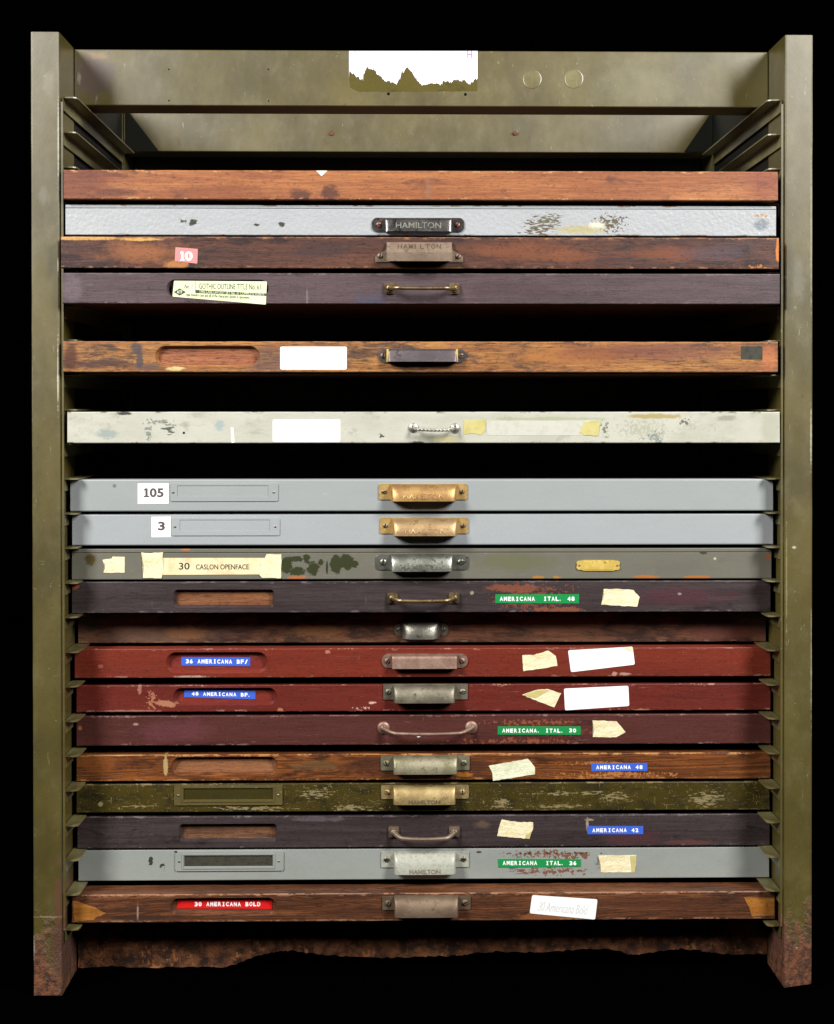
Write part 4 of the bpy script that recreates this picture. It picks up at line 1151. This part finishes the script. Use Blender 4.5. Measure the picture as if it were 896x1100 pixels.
tape(d, [(525, 822.5), (545, 819), (567, 815), (574.6, 824), (574.6, 831.7), (552, 835.4), (529.6, 838.6), (528.4, 829)], MAT['tape_green'])
dymo(d, [(635, 820), (695.4, 819.6), (695.4, 828), (635.3, 828.5)], MAT['blue'], 'AMERICANA 48', (.08, .92))

# --- 16 olive green scratched
d = drawer(21, 82, 827, 842.2, 872.8, 'scratched olive green steel type case with olive label frame and ochre pull', jag=.15)
m = paint('scratched_olive_paint', '#4a3f12', [(610, 852, 40, 2, '#93845c', 2.0, 120, .15), (660, 856, 14, 5, '#93845c', 2.2, 150, .15), (600, 866, 30, 2, '#93845c', 2.2, 140, .15), (380, 868, 24, 3, '#93845c', 2.2, 150, .15), (340, 852, 14, 6, '#93845c', 2.4, 150, .15),
    (760, 858, 20, 8, '#93845c', 2.4, 150, .15), (540, 864, 10, 7, '#93845c', 2.3, 170, .15), (270, 868, 40, 2, '#93845c', 2.2, 150, .15), (150, 866, 14, 2, '#93845c', 2.0, 150, .15), (108, 864, 2.6, 2.6, '#a0986a', .6, 140, .2), (785, 862, 22, 6, '#3c3416', .9, 60, .4, .6)],
    d.cm, scr=0.75, scol='#9c8c62', scrd=0.045, dirt=0.85, dcol='#241f0a', rough=.38, edge='#8c7a54', h=d.h, base2='#40360e', mott=.6)
build_front(d, m, traymat=M_traym)
mo2 = paint('olive_slot_paint', '#40380f', scr=.5, scol='#8a8050', dirt=.5, dcol='#1e1a08')
mfr = paint('worn_frame_paint', '#655a30', scr=.9, scol='#9c8c6c', scrd=.04, dirt=.4, dcol='#2c2610')
holder(d, (187.2, 303.6, 843.6, 864.4), (197.6, 293, 847, 858.4), mfr, mo2, r=1.5)
pull_hood(d, (409.4, 503.6, 843.4, 857.6), (422.6, 489, 843.4, 861), 12, MAT['ochremetal'], 'rect', 'HAMILTON', n=12, slots=(140, 90), r=1.8, sx=7, sr=3.0, tz=(.06, .28), tmat=MAT['brownmetal'], tx=.5)

# --- 17 purple-black
d = drawer(22, 83, 827, 876.2, 911.6, 'blackish purple type case with empty slot and blue AMERICANA 42 label')
m = darkwood('purple_black_wood', d, [(345, 880, 30, 2.5, '#70646a', 1.2, 80, .3, .6), (518, 886, 9, 4, '#6d5648', 1., 100, .4, .8), (631, 886, 1.5, 7, '#a8988c', .9, 130, .3), (633, 880.6, 5, 1.2, '#a8988c', .9, 130, .3), (680, 900, 30, 8, '#583438', .9, 50, .5, .7), (740, 905, 24, 3, '#6a403c', .9, 60, .4, .7)])
mr17 = wood('slot_wood_striped', '#9c6a48', '#6a4a38', '#3a2a24', 30, [], None, dirt=.5, pores=.6)
build_front(d, m, (192, 297.8, 885.4, 903.8, 5), recmat=mr17)
pull_bar(d, (423, 893.4), (488.2, 893.2), 896, 3.4, MAT['antique'], R=5.8, rad=2.3, proj=14, slots=(50, 80))
tape(d, [(539, 880.3), (556, 883), (572.6, 883.3), (572.6, 890.4), (568.8, 901), (550, 899.4), (534, 898), (536.4, 888)], fold=[(565, 897), (571, 893), (568.8, 901), (564, 900.4)])
dymo(d, [(631, 887.3), (691, 887.3), (691, 896), (631, 896)], MAT['blue'], 'AMERICANA 42', (.08, .92))

# --- 18 light grey
d = drawer(23, 84, 827, 912.4, 946.2, 'light grey steel type case with dark grimy label frame and green AMERICANA ITAL. 36 label', jag=.06)
rc = '#855a48'
m = paint('light_grey_paint', '#a3a8a2', [(580, 917, 34, 3.5, rc, 1.8, 130, .12), (610, 920, 20, 4, rc, 1.7, 130, .12), (628, 919, 3.5, 3.5, rc, .4, 130, .12), (555, 926, 12, 9, '#6f7d74', 2.1, 150, .12), (600, 936, 30, 4, rc, 1.7, 130, .12), (565, 935, 16, 4, rc, 2.0, 130, .12),
    (600, 916.6, 55, 1.2, '#4a3c32', 1.6, 90, .2), (514.5, 915.4, 3, 1.2, '#4a4038', .6, 150, .1), (162, 925, 2.4, 5, '#3c4038', 1.2, 200, .1), (174.5, 931, 3, 3.6, '#3c4038', 1.3, 200, .1), (189, 915, 2, 1, '#3c4038', .5, 200, .1), (644, 926, 6, 6, '#7a7e78', 1.4, 130, .2)],
    d.cm, scr=0.12, scol='#70746c', dirt=0.15, dcol='#7a7c72', rough=.36, mott=.3)
build_front(d, m, traymat=M_traym)
holder(d, (188.4, 304.8, 914.4, 935), (198.2, 293, 919, 930), m, MAT['grime'], r=2.2)
pull_hood(d, (409.6, 503.6, 914.4, 931), (423.4, 489.2, 915, 934.8), 14, MAT['paintedpull'], 'rect', 'HAMILTON', n=9, slots=(5, 5), r=1.5, sx=6, sr=3.2, smat=MAT['steel'], tz=(.06, .28), tx=.5, tmat=plain('worn_grey_lettering', '#8c8270', .5))
dymo(d, [(535, 922.6), (623.9, 922.8), (623.9, 930.8), (535.4, 931.6)], MAT['green'], 'AMERICANA  ITAL. 36')
tape(d, [(642.5, 919), (683.7, 918.6), (682.3, 936.8), (645.5, 937), (645, 928)], fold=[(677, 919), (683.2, 919), (682.2, 936.2), (678.4, 936.4)])

# --- 19 bottom oak
d = drawer(24, 77, 833, 961.2, 991, 'reddish oak type case with splintered corners and red 30 AMERICANA BOLD label, bottommost', thick=30, jag=.4)
m = wood('reddish_oak', '#8c5634', '#603822', '#2e1a12', d.h, [
     (150, 986, 30, 3, '#3a2a22', 1.2, 120, .3, .7), (400, 990, 40, 1.6, '#b89078', 1.2, 110, .3),
    (148, 980, 1, 8, '#b8a090', .6, 100, .4, .7), (690, 970, 60, 6, '#5a3424', .9, 50, .5, .6), (590, 985, 30, 4, '#a8683c', 1., 70, .4, .6)],
    d.cm, dirt=.38, pores=.8, wear='#a87a5c', wearamt=.9, figure=.5, rough=.45)
mr = wood('reddish_oak_slot', '#8a5a40', '#6a4430', '#2c1c16', 30, dirt=.5)
build_front(d, m, (183, 296.8, 965.2, 982.8), recmat=mr)
# shallow rebate line along the top
MATF = wood('fresh_splintered_wood', '#c08034', '#a4662a', '#7c4a20', 30, dirt=.1, pores=.2)
sticker(d, ragged([(78.3, 968), (85.6, 968.7), (95, 972.7), (103, 974.7), (108.4, 978.7), (114.4, 980.8), (108.4, 984), (103, 985.5), (100.4, 988.4), (80.3, 989.6), (79, 984)], .4, 2.5), MATF, 'splintered_corner', th=.12, y=0.0)
sticker(d, ragged([(798.6, 963.5), (815, 964.2), (831.5, 964.5), (831.5, 983.4), (807.5, 984.3), (804, 972.9)], .4, 2.5), MATF, 'splintered_corner', th=.12, y=0.0)
lab = dymo(d, [(189.6, 968), (292, 968), (292, 978.2), (189.2, 977.6)], MAT['red'], '30 AMERICANA BOLD', (.18, .88), y=-.05+d.recy)
pull_hood(d, (410.7, 505.6, 962.6, 976.6), (423.6, 492, 961.4, 980.4), 14, MAT['brownmetal'], 'rect', None, n=12, slots=(60, 30), r=1.0, sx=6.2, sr=3.4)
lab = sticker(d, [(571.6, 961.5), (641.9, 966), (639.3, 987.7), (569, 981)], MAT['white_label'], 'paper_label', r=2)
quadtext(d, '30 Americana Bold', (578, 970.5), (632, 980), lab, MAT['greyink'], y=-.36, shear=.35, rot=-.09)

# --- the setting: black floor and dark studio
gb = G('black_studio_floor')
M_floor = gb.done((0.0003, 0.0003, 0.0003, 1), 0.95, 0, 0.0)
bm = bmesh.new(); box(bm, -6000, 6000, -4000, 6000, -20, -0.6)
fl = finish('floor', bm, M_floor, None); fl['kind'] = 'structure'
bm = bmesh.new(); box(bm, -6000, 6000, 3000, 3020, 0, 5000)
bk = finish('backdrop', bm, M_floor, None); bk['kind'] = 'structure'

# ------------------------------------------------------------------ light: two softboxes left and right, above eye level
def area(name, loc, target, sx, sy, power, col=(1, 1, 1)):
    l = bpy.data.lights.new(name, 'AREA'); l.shape = 'RECTANGLE'; l.size = sx; l.size_y = sy; l.energy = power; l.color = col
    o = bpy.data.objects.new(name, l); COL.objects.link(o)
    o.location = loc
    o.rotation_euler = (Vector(target)-Vector(loc)).to_track_quat('-Z', 'Y').to_euler()
    return o
area('softbox_left', (-1.60, -1.45, 1.90), (-0.05, 0, 0.58), 0.6, 1.0, 102, (1, 0.985, 0.96))
area('softbox_right', (1.60, -1.45, 1.90), (0.05, 0, 0.58), 0.6, 1.0, 102, (1, 0.985, 0.96))

w = bpy.data.worlds.new('World'); S.world = w; w.use_nodes = True
w.node_tree.nodes['Background'].inputs[0].default_value = (0, 0, 0, 1)
w.node_tree.nodes['Background'].inputs[1].default_value = 0

cam = bpy.data.cameras.new('camera'); co = bpy.data.objects.new('camera', cam); COL.objects.link(co)
co.location = (0, -D*MM, EYE*MM); co.rotation_euler = (math.radians(90), 0, 0)
cam.sensor_fit = 'VERTICAL'; cam.sensor_height = 24; cam.lens = 24*1.5/1.1
cam.shift_x = -5/1100; cam.shift_y = -110/1100
cam.clip_start = 0.05; cam.clip_end = 100
S.camera = co
S.view_settings.view_transform = 'Standard'; S.view_settings.look = 'None'
S.view_settings.exposure = 0; S.view_settings.gamma = 1
